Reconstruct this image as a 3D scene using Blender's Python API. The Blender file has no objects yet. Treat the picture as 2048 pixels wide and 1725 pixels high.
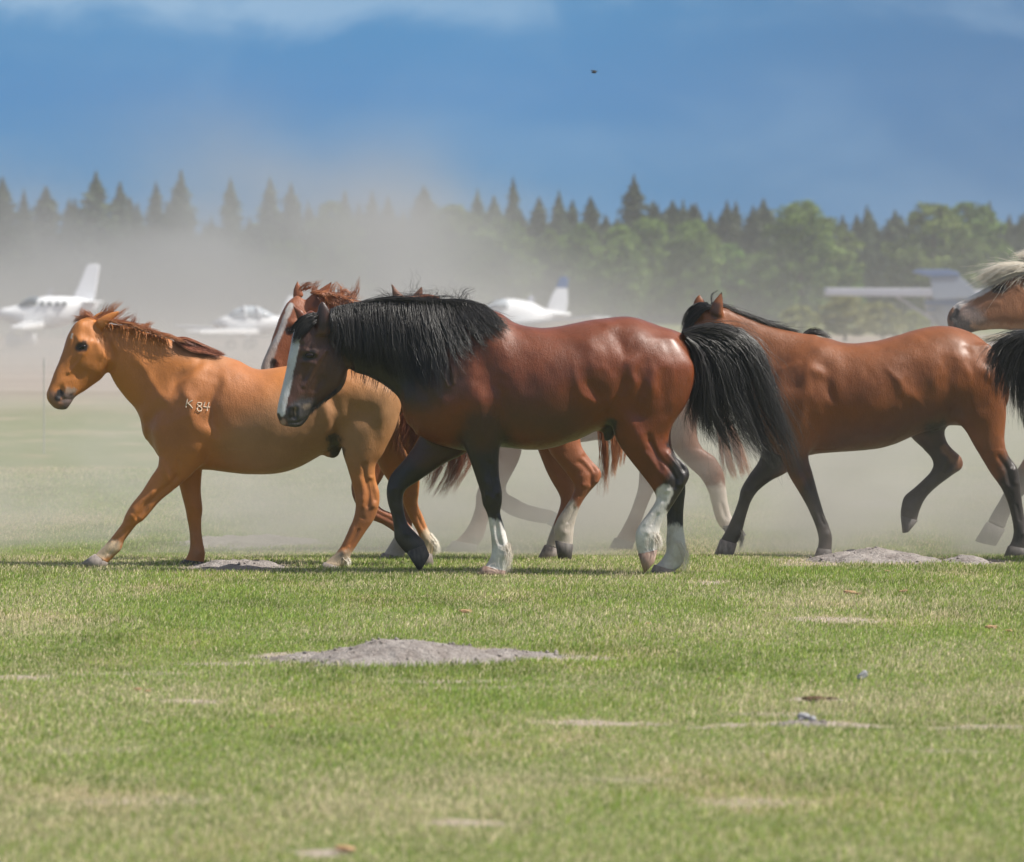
import bpy, math, random
import numpy as np
import openvdb as vdb
from mathutils import Vector

# ------------------------------------------------------------------ camera, light, exposure
sc = bpy.context.scene
COL = sc.collection
F = 8500.0          # focal length in photograph pixels
CAMH = 1.62         # eye height of the photographer
HX, HY = 1024.0, 600.0
cam = bpy.data.cameras.new('camera')
cam.sensor_width = 36.0
cam.lens = F / 2048 * 36.0
cam.shift_y = (HY - 862.5) / 2048
cam.clip_start = 0.5
cam.clip_end = 5000
cam.dof.use_dof = True
cam.dof.focus_distance = 25.0
cam.dof.aperture_fstop = 4.0
co = bpy.data.objects.new('camera', cam)
co.location = (0, 0, CAMH)
co.rotation_euler = (math.radians(90), 0, 0)
COL.objects.link(co)
sc.camera = co

SUN = Vector((0.62, -0.13, 0.77)).normalized()
EL = math.asin(SUN.z)
AZ = math.atan2(SUN.x, SUN.y)
world = bpy.data.worlds.new('World')
sc.world = world
world.use_nodes = True


class NT:
    """tiny node-tree helper"""
    def __init__(self, tree):
        self.t = tree
        tree.nodes.clear()

    def n(self, kind, props=None, **ins):
        nd = self.t.nodes.new(kind)
        for k, v in (props or {}).items():
            setattr(nd, k, v)
        for k, v in ins.items():
            self.set(nd, k, v)
        return nd

    def set(self, nd, k, v):
        key = int(k[1:]) if k[0] == '_' and k[1:].isdigit() else k.replace('_', ' ')
        s = nd.inputs[key]
        if isinstance(v, bpy.types.NodeSocket):
            self.t.links.new(v, s)
        else:
            s.default_value = v

    def math(self, op, a, b=0.0, c=0.0, clamp=False):
        nd = self.n('ShaderNodeMath', {'operation': op, 'use_clamp': clamp})
        for i, v in enumerate((a, b, c)):
            self.set(nd, '_%d' % i, v)
        return nd.outputs[0]

    def noise(self, vec, scale, detail=4, rough=0.55, dist=0.0):
        nd = self.n('ShaderNodeTexNoise', Scale=scale, Detail=detail, Roughness=rough, Distortion=dist)
        if vec is not None:
            self.set(nd, 'Vector', vec)
        return nd.outputs['Fac']

    def ramp(self, fac, stops, interp='LINEAR'):
        nd = self.n('ShaderNodeValToRGB')
        nd.color_ramp.interpolation = interp
        el = nd.color_ramp.elements
        while len(el) < len(stops):
            el.new(0.5)
        for e, (p, c) in zip(el, stops):
            e.position = p
            e.color = (*c, 1) if len(c) == 3 else c
        self.set(nd, 'Fac', fac)
        return nd.outputs['Color']

    def mapr(self, v, a, b, c=0.0, d=1.0, smooth=False):
        nd = self.n('ShaderNodeMapRange', {'interpolation_type': 'SMOOTHSTEP' if smooth else 'LINEAR'})
        for i, x in enumerate((v, a, b, c, d)):
            self.set(nd, '_%d' % i, x)
        return nd.outputs[0]

    def mix(self, fac, a, b, mode='MIX'):
        nd = self.n('ShaderNodeMix', {'data_type': 'RGBA', 'blend_type': mode})
        self.set(nd, '_0', fac)
        self.set(nd, '_6', a)
        self.set(nd, '_7', b)
        return nd.outputs[2]

    def mapping(self, vec, scale=(1, 1, 1), loc=(0, 0, 0), rot=(0, 0, 0)):
        nd = self.n('ShaderNodeMapping', Vector=vec)
        nd.inputs['Scale'].default_value = scale
        nd.inputs['Location'].default_value = loc
        nd.inputs['Rotation'].default_value = rot
        return nd.outputs[0]


def lin(r, g, b):
    f = lambda c: (c / 255 / 12.92) if c / 255 <= 0.04045 else ((c / 255 + 0.055) / 1.055) ** 2.4
    return (f(r), f(g), f(b))


def c4(c):
    return (c[0], c[1], c[2], 1.0)


w = NT(world.node_tree)
sky = w.n('ShaderNodeTexSky', {'sky_type': 'NISHITA', 'sun_disc': False, 'sun_elevation': EL, 'sun_rotation': AZ,
                              'air_density': 1.0, 'dust_density': 1.5, 'ozone_density': 1.2})
bgs = w.n('ShaderNodeBackground', Color=sky.outputs[0], Strength=0.075)
tcc = w.n('ShaderNodeTexCoord')
cl = w.mapr(w.noise(w.mapping(tcc.outputs['Generated'], scale=(2.2, 2.2, 5)), 1.3, 5, 0.6, 0.2), 0.40, 0.62, 0, 0.85, True)
bgc = w.n('ShaderNodeBackground', Color=(1.0, 0.97, 0.94, 1), Strength=0.46)
bg1 = w.n('ShaderNodeMixShader')
w.set(bg1, '_0', cl)
w.t.links.new(bgs.outputs[0], bg1.inputs[1])
w.t.links.new(bgc.outputs[0], bg1.inputs[2])
# a far bank of blue storm cloud standing low over the horizon (by direction, up to ~12 degrees)
tc = w.n('ShaderNodeTexCoord')
sep = w.n('ShaderNodeSeparateXYZ', Vector=tc.outputs['Generated'])
elev = sep.outputs['Z']
vec = w.mapping(tc.outputs['Generated'], scale=(11, 11, 20), loc=(0.3, 0, 0.1))
n1 = w.noise(vec, 1.3, 4, 0.5, 0.4)
vec2 = w.mapping(tc.outputs['Generated'], scale=(12, 12, 26), loc=(2.1, 0, 0.0))
n2 = w.noise(vec2, 1.6, 6, 0.55, 0.5)
base = w.ramp(w.mapr(elev, 0.0, 0.075), [(0.0, lin(82, 130, 172)), (0.35, lin(46, 114, 160)),
                                        (0.65, lin(22, 108, 163)), (1.0, lin(46, 118, 166))])
# darker, greyer to the right
xr = w.mapr(sep.outputs['X'], -0.02, 0.13, 0, 1, True)
base = w.mix(w.math('MULTIPLY', xr, 0.8), base, c4(lin(38, 92, 138)))
base = w.mix(w.math('MULTIPLY', w.mapr(n1, 0.42, 0.68, 0, 1, True), 0.22), base, c4(lin(120, 152, 180)))
xl = w.mapr(sep.outputs['X'], 0.05, -0.08, 0.45, 1, True)
topc = w.math('MULTIPLY', w.mapr(w.math('ADD', elev, w.math('MULTIPLY', n2, 0.030)), 0.074, 0.086, 0, 1, True), w.mapr(n2, 0.35, 0.6, 0.1, 0.55, True))
base = w.mix(w.math('MULTIPLY', topc, xl), base, c4(lin(152, 178, 200)))
bg2 = w.n('ShaderNodeBackground', Color=base, Strength=0.95)
fac = w.mapr(elev, 0.16, 0.30, 0, 1, True)
mx = w.n('ShaderNodeMixShader')
w.set(mx, '_0', fac)
w.t.links.new(bg2.outputs[0], mx.inputs[1])
w.t.links.new(bg1.outputs[0], mx.inputs[2])
wo = w.n('ShaderNodeOutputWorld', Surface=mx.outputs[0])

sun = bpy.data.lights.new('sun', 'SUN')
sun.energy = 5.0
sun.angle = math.radians(0.5)
sun.color = (1.0, 0.95, 0.87)
so = bpy.data.objects.new('sun', sun)
so.rotation_euler = SUN.to_track_quat('Z', 'Y').to_euler()
COL.objects.link(so)

sc.render.engine = 'CYCLES'
sc.view_settings.view_transform = 'Standard'
sc.view_settings.look = 'None'
sc.view_settings.exposure = 0.5
sc.view_settings.gamma = 1
cy = sc.cycles
cy.max_bounces = 6
cy.diffuse_bounces = 2
cy.glossy_bounces = 2
cy.transmission_bounces = 3
cy.volume_bounces = 1
cy.transparent_max_bounces = 6
cy.volume_step_rate = 1.0
cy.volume_max_steps = 256
cy.use_denoising = True


# ------------------------------------------------------------------ helpers
def ground_z(x, y):
    """height of the field: a barely raised lip at ~26 m, a shallow dip behind it"""
    x = np.asarray(x, float); y = np.asarray(y, float)
    t = np.clip((y - 26.1) / 3.4, 0, 1)
    z = -0.12 * t * t * (3 - 2 * t)
    near = np.clip((60 - y) / 30, 0, 1)
    z = z + near * (0.007 * np.sin(x * 1.7 + y * 0.9) * np.sin(y * 1.3 - x * 0.4) + 0.005 * np.sin(x * 3.1 - y * 2.2 + 1.0))
    return z


def W(px, py, D):
    """photograph pixel -> world x, z at the distance D"""
    return (px - HX) * D / F, CAMH - (py - HY) * D / F


def link(o, parent=None):
    COL.objects.link(o)
    if parent is not None:
        o.parent = parent
    return o


def tag(o, label=None, cat=None, group=None, kind=None):
    if label: o['label'] = label
    if cat: o['category'] = cat
    if group: o['group'] = group
    if kind: o['kind'] = kind
    return o


def empty(name, loc, label, cat, group=None):
    o = bpy.data.objects.new(name, None)
    o.empty_display_size = 0.2
    o.location = loc
    link(o)
    return tag(o, label, cat, group)


def np_mesh(name, verts, faces, mat=None, parent=None, smooth=True, colors=None, loc=None, cname='coat'):
    """faces: (n,k) int array, k = 3 or 4 (one kind)"""
    verts = np.asarray(verts, np.float32); faces = np.asarray(faces, np.int32)
    me = bpy.data.meshes.new(name)
    nf, k = faces.shape
    me.vertices.add(len(verts)); me.vertices.foreach_set('co', verts.ravel())
    me.loops.add(nf * k); me.loops.foreach_set('vertex_index', faces.ravel())
    me.polygons.add(nf)
    me.polygons.foreach_set('loop_start', np.arange(0, nf * k, k, dtype=np.int32))
    me.polygons.foreach_set('loop_total', np.full(nf, k, np.int32))
    me.polygons.foreach_set('use_smooth', np.full(nf, smooth))
    me.update(calc_edges=True)
    if colors is not None:
        at = me.attributes.new(cname, 'FLOAT_COLOR', 'POINT')
        cc = np.ones((len(verts), 4), np.float32); cc[:, :3] = colors
        at.data.foreach_set('color', cc.ravel())
    if mat is not None:
        me.materials.append(mat)
    o = bpy.data.objects.new(name, me)
    if loc is not None: o.location = loc
    return link(o, parent)


def material(name, rough=0.6, spec=0.3):
    m = bpy.data.materials.new(name)
    m.use_nodes = True
    t = NT(m.node_tree)
    bs = t.n('ShaderNodeBsdfPrincipled', Roughness=rough)
    bs.inputs['Specular IOR Level'].default_value = spec
    t.n('ShaderNodeOutputMaterial', Surface=bs.outputs[0])
    return m, t, bs


# ------------------------------------------------------------------ ground
def soil_mat():
    m, t, bs = material('soil', 0.95, 0.1)
    g = t.n('ShaderNodeNewGeometry').outputs['Position']
    a = t.noise(g, 9, 6, 0.65)
    b = t.noise(g, 60, 4, 0.6)
    col = t.ramp(a, [(0.3, (0.26, 0.225, 0.205)), (0.55, (0.42, 0.38, 0.355)), (0.8, (0.54, 0.49, 0.46))])
    col = t.mix(t.mapr(b, 0.35, 0.75, 0.0, 0.5), col, c4((0.15, 0.125, 0.115)))
    t.set(bs, 'Base Color', col)
    bp = t.n('ShaderNodeBump', Strength=1.0, Distance=0.035)
    t.set(bp, 'Height', t.math('ADD', t.noise(g, 28, 6, 0.7), t.math('MULTIPLY', b, 0.5)))
    t.set(bs, 'Normal', bp.outputs[0])
    return m


def ground_mat():
    m, t, bs = material('field', 0.95, 0.1)
    g = t.n('ShaderNodeNewGeometry').outputs['Position']
    sp = t.n('ShaderNodeSeparateXYZ', Vector=g)
    a = t.noise(t.mapping(g, (1, 0.45, 1)), 0.9, 5, 0.6)
    b = t.noise(g, 22, 4, 0.6)
    green = t.ramp(b, [(0.3, (0.07, 0.10, 0.02)), (0.6, (0.165, 0.185, 0.075)), (0.85, (0.30, 0.275, 0.15))])
    dry = t.ramp(b, [(0.3, (0.18, 0.14, 0.075)), (0.7, (0.34, 0.29, 0.18))])
    col = t.mix(t.mapr(a, 0.50, 0.66, 0, 0.85, True), green, dry)
    # bare earth strip (the airstrip) far behind the horses
    strip = t.math('MULTIPLY', t.mapr(sp.outputs['Y'], 54, 86, 0, 1, True), t.mapr(sp.outputs['Y'], 185, 235, 1, 0, True))
    e = t.ramp(t.noise(t.mapping(g, (0.06, 0.3, 1)), 1.0, 4), [(0.3, (0.23, 0.18, 0.155)), (0.7, (0.33, 0.28, 0.25))])
    col = t.mix(strip, col, e)
    at = t.n('ShaderNodeAttribute', {'attribute_name': 'coat'}).outputs['Fac']
    so = t.ramp(t.noise(g, 34, 5, 0.7), [(0.3, (0.16, 0.12, 0.09)), (0.5, (0.30, 0.255, 0.21)), (0.8, (0.44, 0.39, 0.34))])
    col = t.mix(t.mapr(t.math('ADD', at, t.math('MULTIPLY', t.math('SUBTRACT', b, 0.5), 0.5)), 0.25, 0.6, 0, 1, True), col, so)
    t.set(bs, 'Base Color', col)
    bp = t.n('ShaderNodeBump', Strength=0.6, Distance=0.02, Height=b)
    t.set(bs, 'Normal', bp.outputs[0])
    return m


# bare patches where little grass grows: centre px, py, radii in metres (x, y), strength
PATCH = [(1610, 1446, 0.26, 0.16, 0.9), (1700, 1450, 0.16, 0.09, 0.8), (1745, 1454, 0.12, 0.08, 0.7), (1900, 1456, 0.2, 0.06, 0.6), (1990, 1452, 0.24, 0.08, 0.6), (1465, 1448, 0.14, 0.10, 0.8), (1400, 1455, 0.12, 0.07, 0.6), (1560, 1425, 0.3, 0.16, 0.5), (1180, 1442, 0.12, 0.10, 0.6), (1500, 1510, 0.2, 0.1, .4), (1900, 1500, .3, .12, .45), (1250, 1560, .3, .16, .4), (880, 1470, .3, .2, .35), (180, 1500, .4, .2, .4), (600, 1560, .3, .14, .35),
         (1660, 1241, 0.36, 0.28, 0.65), (1640, 1398, 0.16, 0.09, 1.0), (900, 1362, 0.42, 0.12, 0.55),
         (480, 1327, 0.45, 0.16, 0.6), (250, 1345, 0.7, 0.15, 0.4), (380, 1402, 0.18, 0.12, 0.7),
         (40, 1355, 0.3, 0.2, 0.6), (1000, 1375, 0.45, 0.10, 0.5), (1200, 1447, 0.35, 0.14, 0.7),
         (1620, 1130, 0.3, 0.5, 0.6), (1410, 1168, 0.16, 0.3, 0.6), (820, 1306, 0.62, 0.42, 0.9),
         (1050, 1316, 0.45, 0.2, 0.9), (660, 1312, 0.5, 0.3, 0.9), (470, 1137, 0.42, 0.5, 1.0),
         (1740, 1120, 0.75, 0.7, 1.0), (1950, 1122, 0.3, 0.5, 1.0), (640, 1708, 0.12, 0.1, 0.8),
         (930, 1650, 0.2, 0.14, 0.6), (1500, 1600, 0.3, 0.2, 0.45), (300, 1600, 0.4, 0.25, 0.4)]
PW = []
for px, py, rx, ry, s in PATCH:
    D = CAMH * F / (py - HY)
    PW.append(((px - HX) * D / F, D, rx, ry, s))


def vnoise(x, y, seed, scale):
    """cheap smooth value noise in numpy"""
    rs = np.random.RandomState(seed)
    tab = rs.rand(256, 256)
    u = x * scale + 1000.3; v = y * scale + 1000.7
    i = np.floor(u).astype(int); j = np.floor(v).astype(int)
    fu = u - i; fv = v - j
    fu = fu * fu * (3 - 2 * fu); fv = fv * fv * (3 - 2 * fv)
    g = lambda a, b: tab[a % 256, b % 256]
    return (g(i, j) * (1 - fu) * (1 - fv) + g(i + 1, j) * fu * (1 - fv) + g(i, j + 1) * (1 - fu) * fv + g(i + 1, j + 1) * fu * fv)


def bare(x, y):
    b = np.zeros_like(x)
    nz = 0.45 + 0.7 * vnoise(x, y, 3, 6.0) + 0.7 * vnoise(x, y, 4, 17.0)
    for cx, cy_, rx, ry, s in PW:
        q = ((x - cx) / rx) ** 2 + ((y - cy_) / ry) ** 2
        b = np.maximum(b, s * np.clip(1.25 - q * nz, 0, 1))
    return b


def build_ground():
    ys = np.concatenate([np.arange(4, 9, 0.5), np.arange(9, 32, 0.08), np.arange(32, 60, 0.5), np.arange(60, 200, 4), np.arange(200, 431, 10)])
    xs = np.concatenate([np.arange(-240, -20, 20), np.arange(-20, -5, 0.5), np.arange(-5, 5, 0.07), np.arange(5, 20, 0.5), np.arange(20, 241, 20)])
    X, Y = np.meshgrid(xs, ys)
    Z = ground_z(X, Y)
    V = np.stack([X, Y, Z], -1).reshape(-1, 3)
    ny, nx = X.shape
    i = np.arange(ny - 1)[:, None] * nx + np.arange(nx - 1)[None]
    Fc = np.stack([i, i + 1, i + nx + 1, i + nx], -1).reshape(-1, 4)
    bb = bare(V[:, 0].astype(float), V[:, 1].astype(float))
    o = np_mesh('ground', V, Fc, ground_mat(), colors=bb[:, None] * np.ones((1, 3)))
    tag(o, 'green grassy airfield with a pale bare earth strip far behind', 'field', kind='structure')


build_ground()


def grass_mat():
    m, t, bs = material('grass_blades', 0.55, 0.35)
    at = t.n('ShaderNodeAttribute', {'attribute_name': 'coat'})
    t.set(bs, 'Base Color', at.outputs['Color'])
    tr = t.n('ShaderNodeBsdfTranslucent')
    t.t.links.new(at.outputs['Color'], tr.inputs['Color'])
    mxs = t.n('ShaderNodeMixShader')
    mxs.inputs[0].default_value = 0.42
    t.t.links.new(bs.outputs[0], mxs.inputs[1]); t.t.links.new(tr.outputs[0], mxs.inputs[2])
    out = [n for n in t.t.nodes if n.type == 'OUTPUT_MATERIAL'][0]
    t.t.links.new(mxs.outputs[0], out.inputs['Surface'])
    return m


def build_grass():
    rs = np.random.RandomState(11)
    N = 1300000
    # density follows 1/distance so that far turf is not wasted
    u = rs.rand(N)
    y = 9.5 + (44 - 9.5) * u ** 1.0
    keep = rs.rand(N) < np.clip(1.15 - (y - 26) * 0.045, 0.25, 1)
    y = y[keep]
    half = y * 0.1205 + 1.1
    x = (rs.rand(len(y)) * 2 - 1) * half
    b = bare(x, y)
    tuft = vnoise(x, y, 5, 2.2) * 0.6 + vnoise(x, y, 6, 7.0) * 0.4
    keep = rs.rand(len(y)) > np.clip(b * 1.1 - 0.12 + 0.35 * (vnoise(x, y, 12, 14) - .5) * (b > 0), 0, 0.97)
    x, y, b, tuft = x[keep], y[keep], b[keep], tuft[keep]
    n = len(x)
    z = ground_z(x, y)
    h = (0.009 + 0.018 * rs.rand(n) ** 1.6) * (0.5 + 1.1 * tuft) * (1 - 0.45 * b)
    wd = 0.0006 + 0.0009 * rs.rand(n) + 0.00005 * y
    ang = rs.rand(n) * 6.283
    dx, dy = np.cos(ang), np.sin(ang)
    lean = h * (0.15 + 0.75 * rs.rand(n))
    la = rs.rand(n) * 6.283
    lx, ly = np.cos(la) * lean + 0.2 * h, np.sin(la) * lean
    V = np.empty((n, 5, 3), np.float32)
    V[:, 0] = np.stack([x - dx * wd, y - dy * wd, z - 0.004], -1)
    V[:, 1] = np.stack([x + dx * wd, y + dy * wd, z - 0.004], -1)
    V[:, 2] = np.stack([x - dx * wd * .7 + lx * .35, y - dy * wd * .7 + ly * .35, z + h * .6], -1)
    V[:, 3] = np.stack([x + dx * wd * .7 + lx * .35, y + dy * wd * .7 + ly * .35, z + h * .6], -1)
    V[:, 4] = np.stack([x + lx, y + ly, z + h], -1)
    i = np.arange(n)[:, None] * 5
    q = np.concatenate([i + np.array([0, 1, 3]), i + np.array([0, 3, 2]), i + np.array([2, 3, 4])]).astype(np.int32)
    dry = np.clip((vnoise(x, y * 0.6, 8, 0.9) * 0.75 + vnoise(x, y * .6, 9, 2.6) * 0.5 + rs.rand(n) * 0.3) - 0.47 + b * 0.5, 0, 1)
    dryk = (rs.rand(n) < np.clip(0.10 + dry * 0.85 + np.clip((16.5 - y) / 14, 0, 0.25), 0, 0.95))[:, None]
    g = rs.rand(n)[:, None]
    dk = np.clip((vnoise(x, y, 14, 1.7) * .6 + vnoise(x, y, 15, 5.5) * .4 - .52) * 5, 0, 1)[:, None]
    gr = np.array([0.215, 0.345, 0.078]) * (0.55 + 0.8 * g) + np.array([0.19, 0.13, 0.02]) * rs.rand(n)[:, None]
    gr = gr * (1 - 0.28 * dk)
    st = np.array([0.74, 0.64, 0.42]) * (0.55 + 0.75 * g)
    c = np.where(dryk, st, gr)
    C = np.repeat(c[:, None], 5, 1).reshape(-1, 3)
    o = np_mesh('grass', V.reshape(-1, 3), q, grass_mat(), smooth=False, colors=C)
    tag(o, 'short sunlit grass with straw coloured dry blades', 'grass', kind='stuff')


build_grass()
SOIL = soil_mat()


def mound(px, py, rx, ry, hgt, label, seed, clods=40, cat='dirt mound', bumps=()):
    """heap of dug earth; px,py = photo position of the foot of its near side"""
    D0 = CAMH * F / (py - HY)
    cx, cyy = (px - HX) * D0 / F, D0
    n = 70
    u = np.linspace(-1, 1, n)
    X, Y = np.meshgrid(u, u)
    r = np.sqrt(X * X + Y * Y)
    wx, wy = cx + X * rx, cyy + Y * ry
    edge = 0.8 + 0.45 * (vnoise(wx, wy, seed, 3.0) - 0.5) + 0.22 * (vnoise(wx, wy, seed + 5, 11) - .5)
    prof = np.clip(1 - (r / edge) ** 2, -0.6, 1)
    prof = np.where(prof > 0, prof ** 0.95, prof)
    for bx, bw, bh in bumps:
        prof = prof * (1 + bh * np.exp(-((X - bx) / bw) ** 2))
    Z = ground_z(wx, wy) - 0.004 + hgt * prof + 0.030 * np.clip(prof + .2, 0, 1) * (vnoise(wx, wy, seed + 1, 7) - .5) + 0.014 * (vnoise(wx, wy, seed + 2, 28) - 0.5) * np.clip(prof + .3, 0, 1)
    V = np.stack([wx - cx, wy - cyy, Z], -1).reshape(-1, 3)
    i = np.arange(n - 1)[:, None] * n + np.arange(n - 1)[None]
    Fc = np.stack([i, i + 1, i + n + 1, i + n], -1).reshape(-1, 4)
    keep = (prof.reshape(-1)[Fc] > -0.35).all(1)
    Fc = Fc[keep]
    rs = np.random.RandomState(seed)
    # clods as small rough octahedra welded into the heap
    vs, fs, off = [V], [], len(V)
    for k in range(clods):
        a = rs.rand() * 6.283; q = rs.rand() ** 0.5 * 0.95
        X0, Y0 = math.cos(a) * q, math.sin(a) * q
        ii = int((Y0 + 1) / 2 * (n - 1)); jj = int((X0 + 1) / 2 * (n - 1))
        s = 0.004 + 0.010 * rs.rand() ** 3
        base = V.reshape(n, n, 3)[ii, jj]
        o8 = np.array([[1, 0, 0], [0, 1, 0], [-1, 0, 0], [0, -1, 0], [0, 0, .8], [0, 0, -.8]]) * s * (0.7 + .6 * rs.rand(6, 1))
        vs.append(base + o8 + np.array([0, 0, s * .4]))
        f8 = np.array([[0, 1, 4, 4], [1, 2, 4, 4], [2, 3, 4, 4], [3, 0, 4, 4], [1, 0, 5, 5], [2, 1, 5, 5], [3, 2, 5, 5], [0, 3, 5, 5]])
        fs.append(f8[:, :3] + off); off += 6
    tri = np.concatenate([Fc[:, [0, 1, 2]], Fc[:, [0, 2, 3]]] + fs)
    o = np_mesh('dirt_mound', np.concatenate(vs), tri, SOIL, loc=(cx, cyy, 0))
    return tag(o, label, cat)


mound(815, 1324, 0.52, 0.42, 0.078, 'tall grey heap of crumbly earth in the foreground grass', 21, 90, bumps=((-0.05, .3, .3),))
mound(1010, 1314, 0.34, 0.2, 0.028, 'low grey spill of earth at the right end of the foreground heap', 22, 40)
mound(655, 1320, 0.36, 0.26, 0.03, 'low grey spill of clods at the left end of the foreground heap', 23, 60)
mound(1755, 1124, 0.52, 0.5, 0.072, 'long grey earth heap on the grass below the right bay horse', 24, 60)
mound(1935, 1126, 0.2, 0.3, 0.042, 'small grey earth heap at the right end of the long one', 25, 20)
mound(480, 1136, 0.37, 0.4, 0.04, 'low grey earth heap behind the front hooves of the golden horse', 26, 50)
mound(1610, 1449, 0.16, 0.1, 0.022, 'small pale clump of earth on the bare streak at lower right', 27, 40)
mound(1745, 985, 0.35, 0.6, 0.05, 'pale dusty earth heap far behind the belly of the right bay horse', 28, 5)
mound(505, 1052, 0.7, 0.8, 0.045, 'wide dusty earth heap seen under the belly of the golden horse', 29, 5)

# ------------------------------------------------------------------ horses
VOX = 0.0075
KN, KT, KL = 0.05, 0.055, 0.045
HW = 8  # half width of the narrow band, voxels


def catmull(P, sub):
    P = np.asarray(P, float)
    if len(P) < 3 or sub < 2:
        return P
    Q = np.vstack([2 * P[0] - P[1], P, 2 * P[-1] - P[-2]])
    out = []
    for i in range(len(P) - 1):
        p0, p1, p2, p3 = Q[i], Q[i + 1], Q[i + 2], Q[i + 3]
        for t in np.arange(sub) / sub:
            out.append(0.5 * (2 * p1 + (p2 - p0) * t + (2 * p0 - 5 * p1 + 4 * p2 - p3) * t * t + (3 * p1 - p0 - 3 * p2 + p3) * t ** 3))
    out.append(P[-1])
    return np.array(out)


def loft(st, yc, D, org, n=2.0, a=0.0, yaw=0.0, piv=0.0, sub=7, M=72, cap=0.45):
    """closed tube through cross-sections (front/top px, back/bottom px, half width in m)"""
    S = catmull([list(s[:5]) for s in st], sub)
    Dl = D + yc
    tx, tz = W(S[:, 0], S[:, 1], Dl); bx, bz = W(S[:, 2], S[:, 3], Dl)
    c = np.stack([(tx + bx) / 2, np.zeros(len(S)), (tz + bz) / 2], -1)
    h = np.stack([(tx - bx) / 2, np.zeros(len(S)), (tz - bz) / 2], -1)
    wv = np.maximum(S[:, 4], 0.003)
    # rounded end caps
    def capr(c0, h0, w0, d):
        out = []
        for k in (0.5, 0.85):
            s = math.sqrt(1 - k * k)
            out.append((c0 + d * k, h0 * s, w0 * s))
        return out
    ax0 = c[0] - c[1]; ax0 /= np.linalg.norm(ax0) + 1e-9
    ax1 = c[-1] - c[-2]; ax1 /= np.linalg.norm(ax1) + 1e-9
    r0 = min(np.linalg.norm(h[0]), wv[0]) * cap; r1 = min(np.linalg.norm(h[-1]), wv[-1]) * cap
    rings = [x for x in capr(c[0], h[0], wv[0], ax0 * r0)][::-1] + [(c[i], h[i], wv[i]) for i in range(len(S))] + capr(c[-1], h[-1], wv[-1], ax1 * r1)
    ph = np.arange(M) / M * 2 * math.pi
    cp, sp = np.cos(ph), np.sin(ph)
    rr_ = (np.abs(cp) ** n + np.abs(sp) ** n) ** (-1 / n)
    cs = cp * rr_; ss = sp * rr_
    V = []
    for cc, hh, ww in rings:
        r = cc[None] + hh[None] * cs[:, None]
        r[:, 1] += yc + ww * ss * (1 + a * cs)
        V.append(r)
    V.append((rings[0][0] + ax0 * r0 * .1)[None] + [[0, yc, 0]])
    V.append((rings[-1][0] + ax1 * r1 * .1)[None] + [[0, yc, 0]])
    R = len(rings)
    V = np.vstack(V)
    V[:, 1] += D
    if yaw:
        th = math.radians(yaw)
        x0 = W(piv, 0, D)[0]
        dx = (V[:, 0] - x0) / math.cos(th); dy = V[:, 1] - D
        V[:, 0] = x0 + dx * math.cos(th) - dy * math.sin(th)
        V[:, 1] = D + dx * math.sin(th) + dy * math.cos(th)
    V -= np.array(org)
    i = np.arange(R - 1)[:, None] * M; j = np.arange(M)[None]; j2 = (j + 1) % M
    Q = np.stack([i + j, i + j2, i + M + j2, i + M + j], -1).reshape(-1, 4)
    T = []
    for jj in range(M):
        T.append([R * M, (jj + 1) % M, jj]); T.append([R * M + 1, (R - 1) * M + jj, (R - 1) * M + (jj + 1) % M])
    return V, Q, np.array(T)


def orient(V, Q, T):
    """make faces point outwards (signed volume)"""
    tri = np.vstack([Q[:, [0, 1, 2]], Q[:, [0, 2, 3]], T])
    a, b, c = V[tri[:, 0]], V[tri[:, 1]], V[tri[:, 2]]
    if np.einsum('ij,ij->i', a, np.cross(b, c)).sum() < 0:
        return Q[:, ::-1], T[:, ::-1]
    return Q, T


def fuse(parts, vox):
    """smooth union of closed meshes: list of (V,Q,T,k)"""
    allv = np.vstack([p[0] for p in parts])
    lo = np.floor(allv.min(0) / vox).astype(int) - 10
    hi = np.ceil(allv.max(0) / vox).astype(int) + 10
    shp = tuple(hi - lo + 1)
    bgv = HW * vox
    acc = np.full(shp, bgv, np.float32)
    tr = vdb.createLinearTransform(voxelSize=vox)
    for V, Q, T, k in parts:
        Q, T = orient(V, Q, T)
        g = vdb.FloatGrid.createLevelSetFromPolygons(V.astype(np.float32), triangles=T.astype(np.uint32), quads=Q.astype(np.uint32), transform=tr, halfWidth=HW)
        l = np.floor(V.min(0) / vox).astype(int) - 9; u = np.ceil(V.max(0) / vox).astype(int) + 9
        arr = np.empty(tuple(u - l + 1), np.float32)
        g.copyToArray(arr, ijk=tuple(int(q) for q in l))
        s = tuple(slice(int(l[d] - lo[d]), int(u[d] - lo[d] + 1)) for d in range(3))
        A = acc[s]
        k = min(k, bgv * 0.95)
        hh = np.maximum(k - np.abs(A - arr), 0) / k
        acc[s] = np.minimum(A, arr) - hh * hh * k * 0.25
    g = vdb.FloatGrid(bgv)
    g.copyFromArray(acc, ijk=tuple(int(q) for q in lo), tolerance=0)
    g.transform = tr
    P, Qs = g.convertToQuads(isovalue=0.0)
    P = np.array(P, float); Qs = np.array(Qs, int)
    a, b, c, d = (P[Qs[:, i]] for i in range(4))
    if (np.einsum('ij,ij->i', a, np.cross(b, c)) + np.einsum('ij,ij->i', a, np.cross(c, d))).sum() < 0:
        Qs = Qs[:, ::-1]
    return P, Qs


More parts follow.
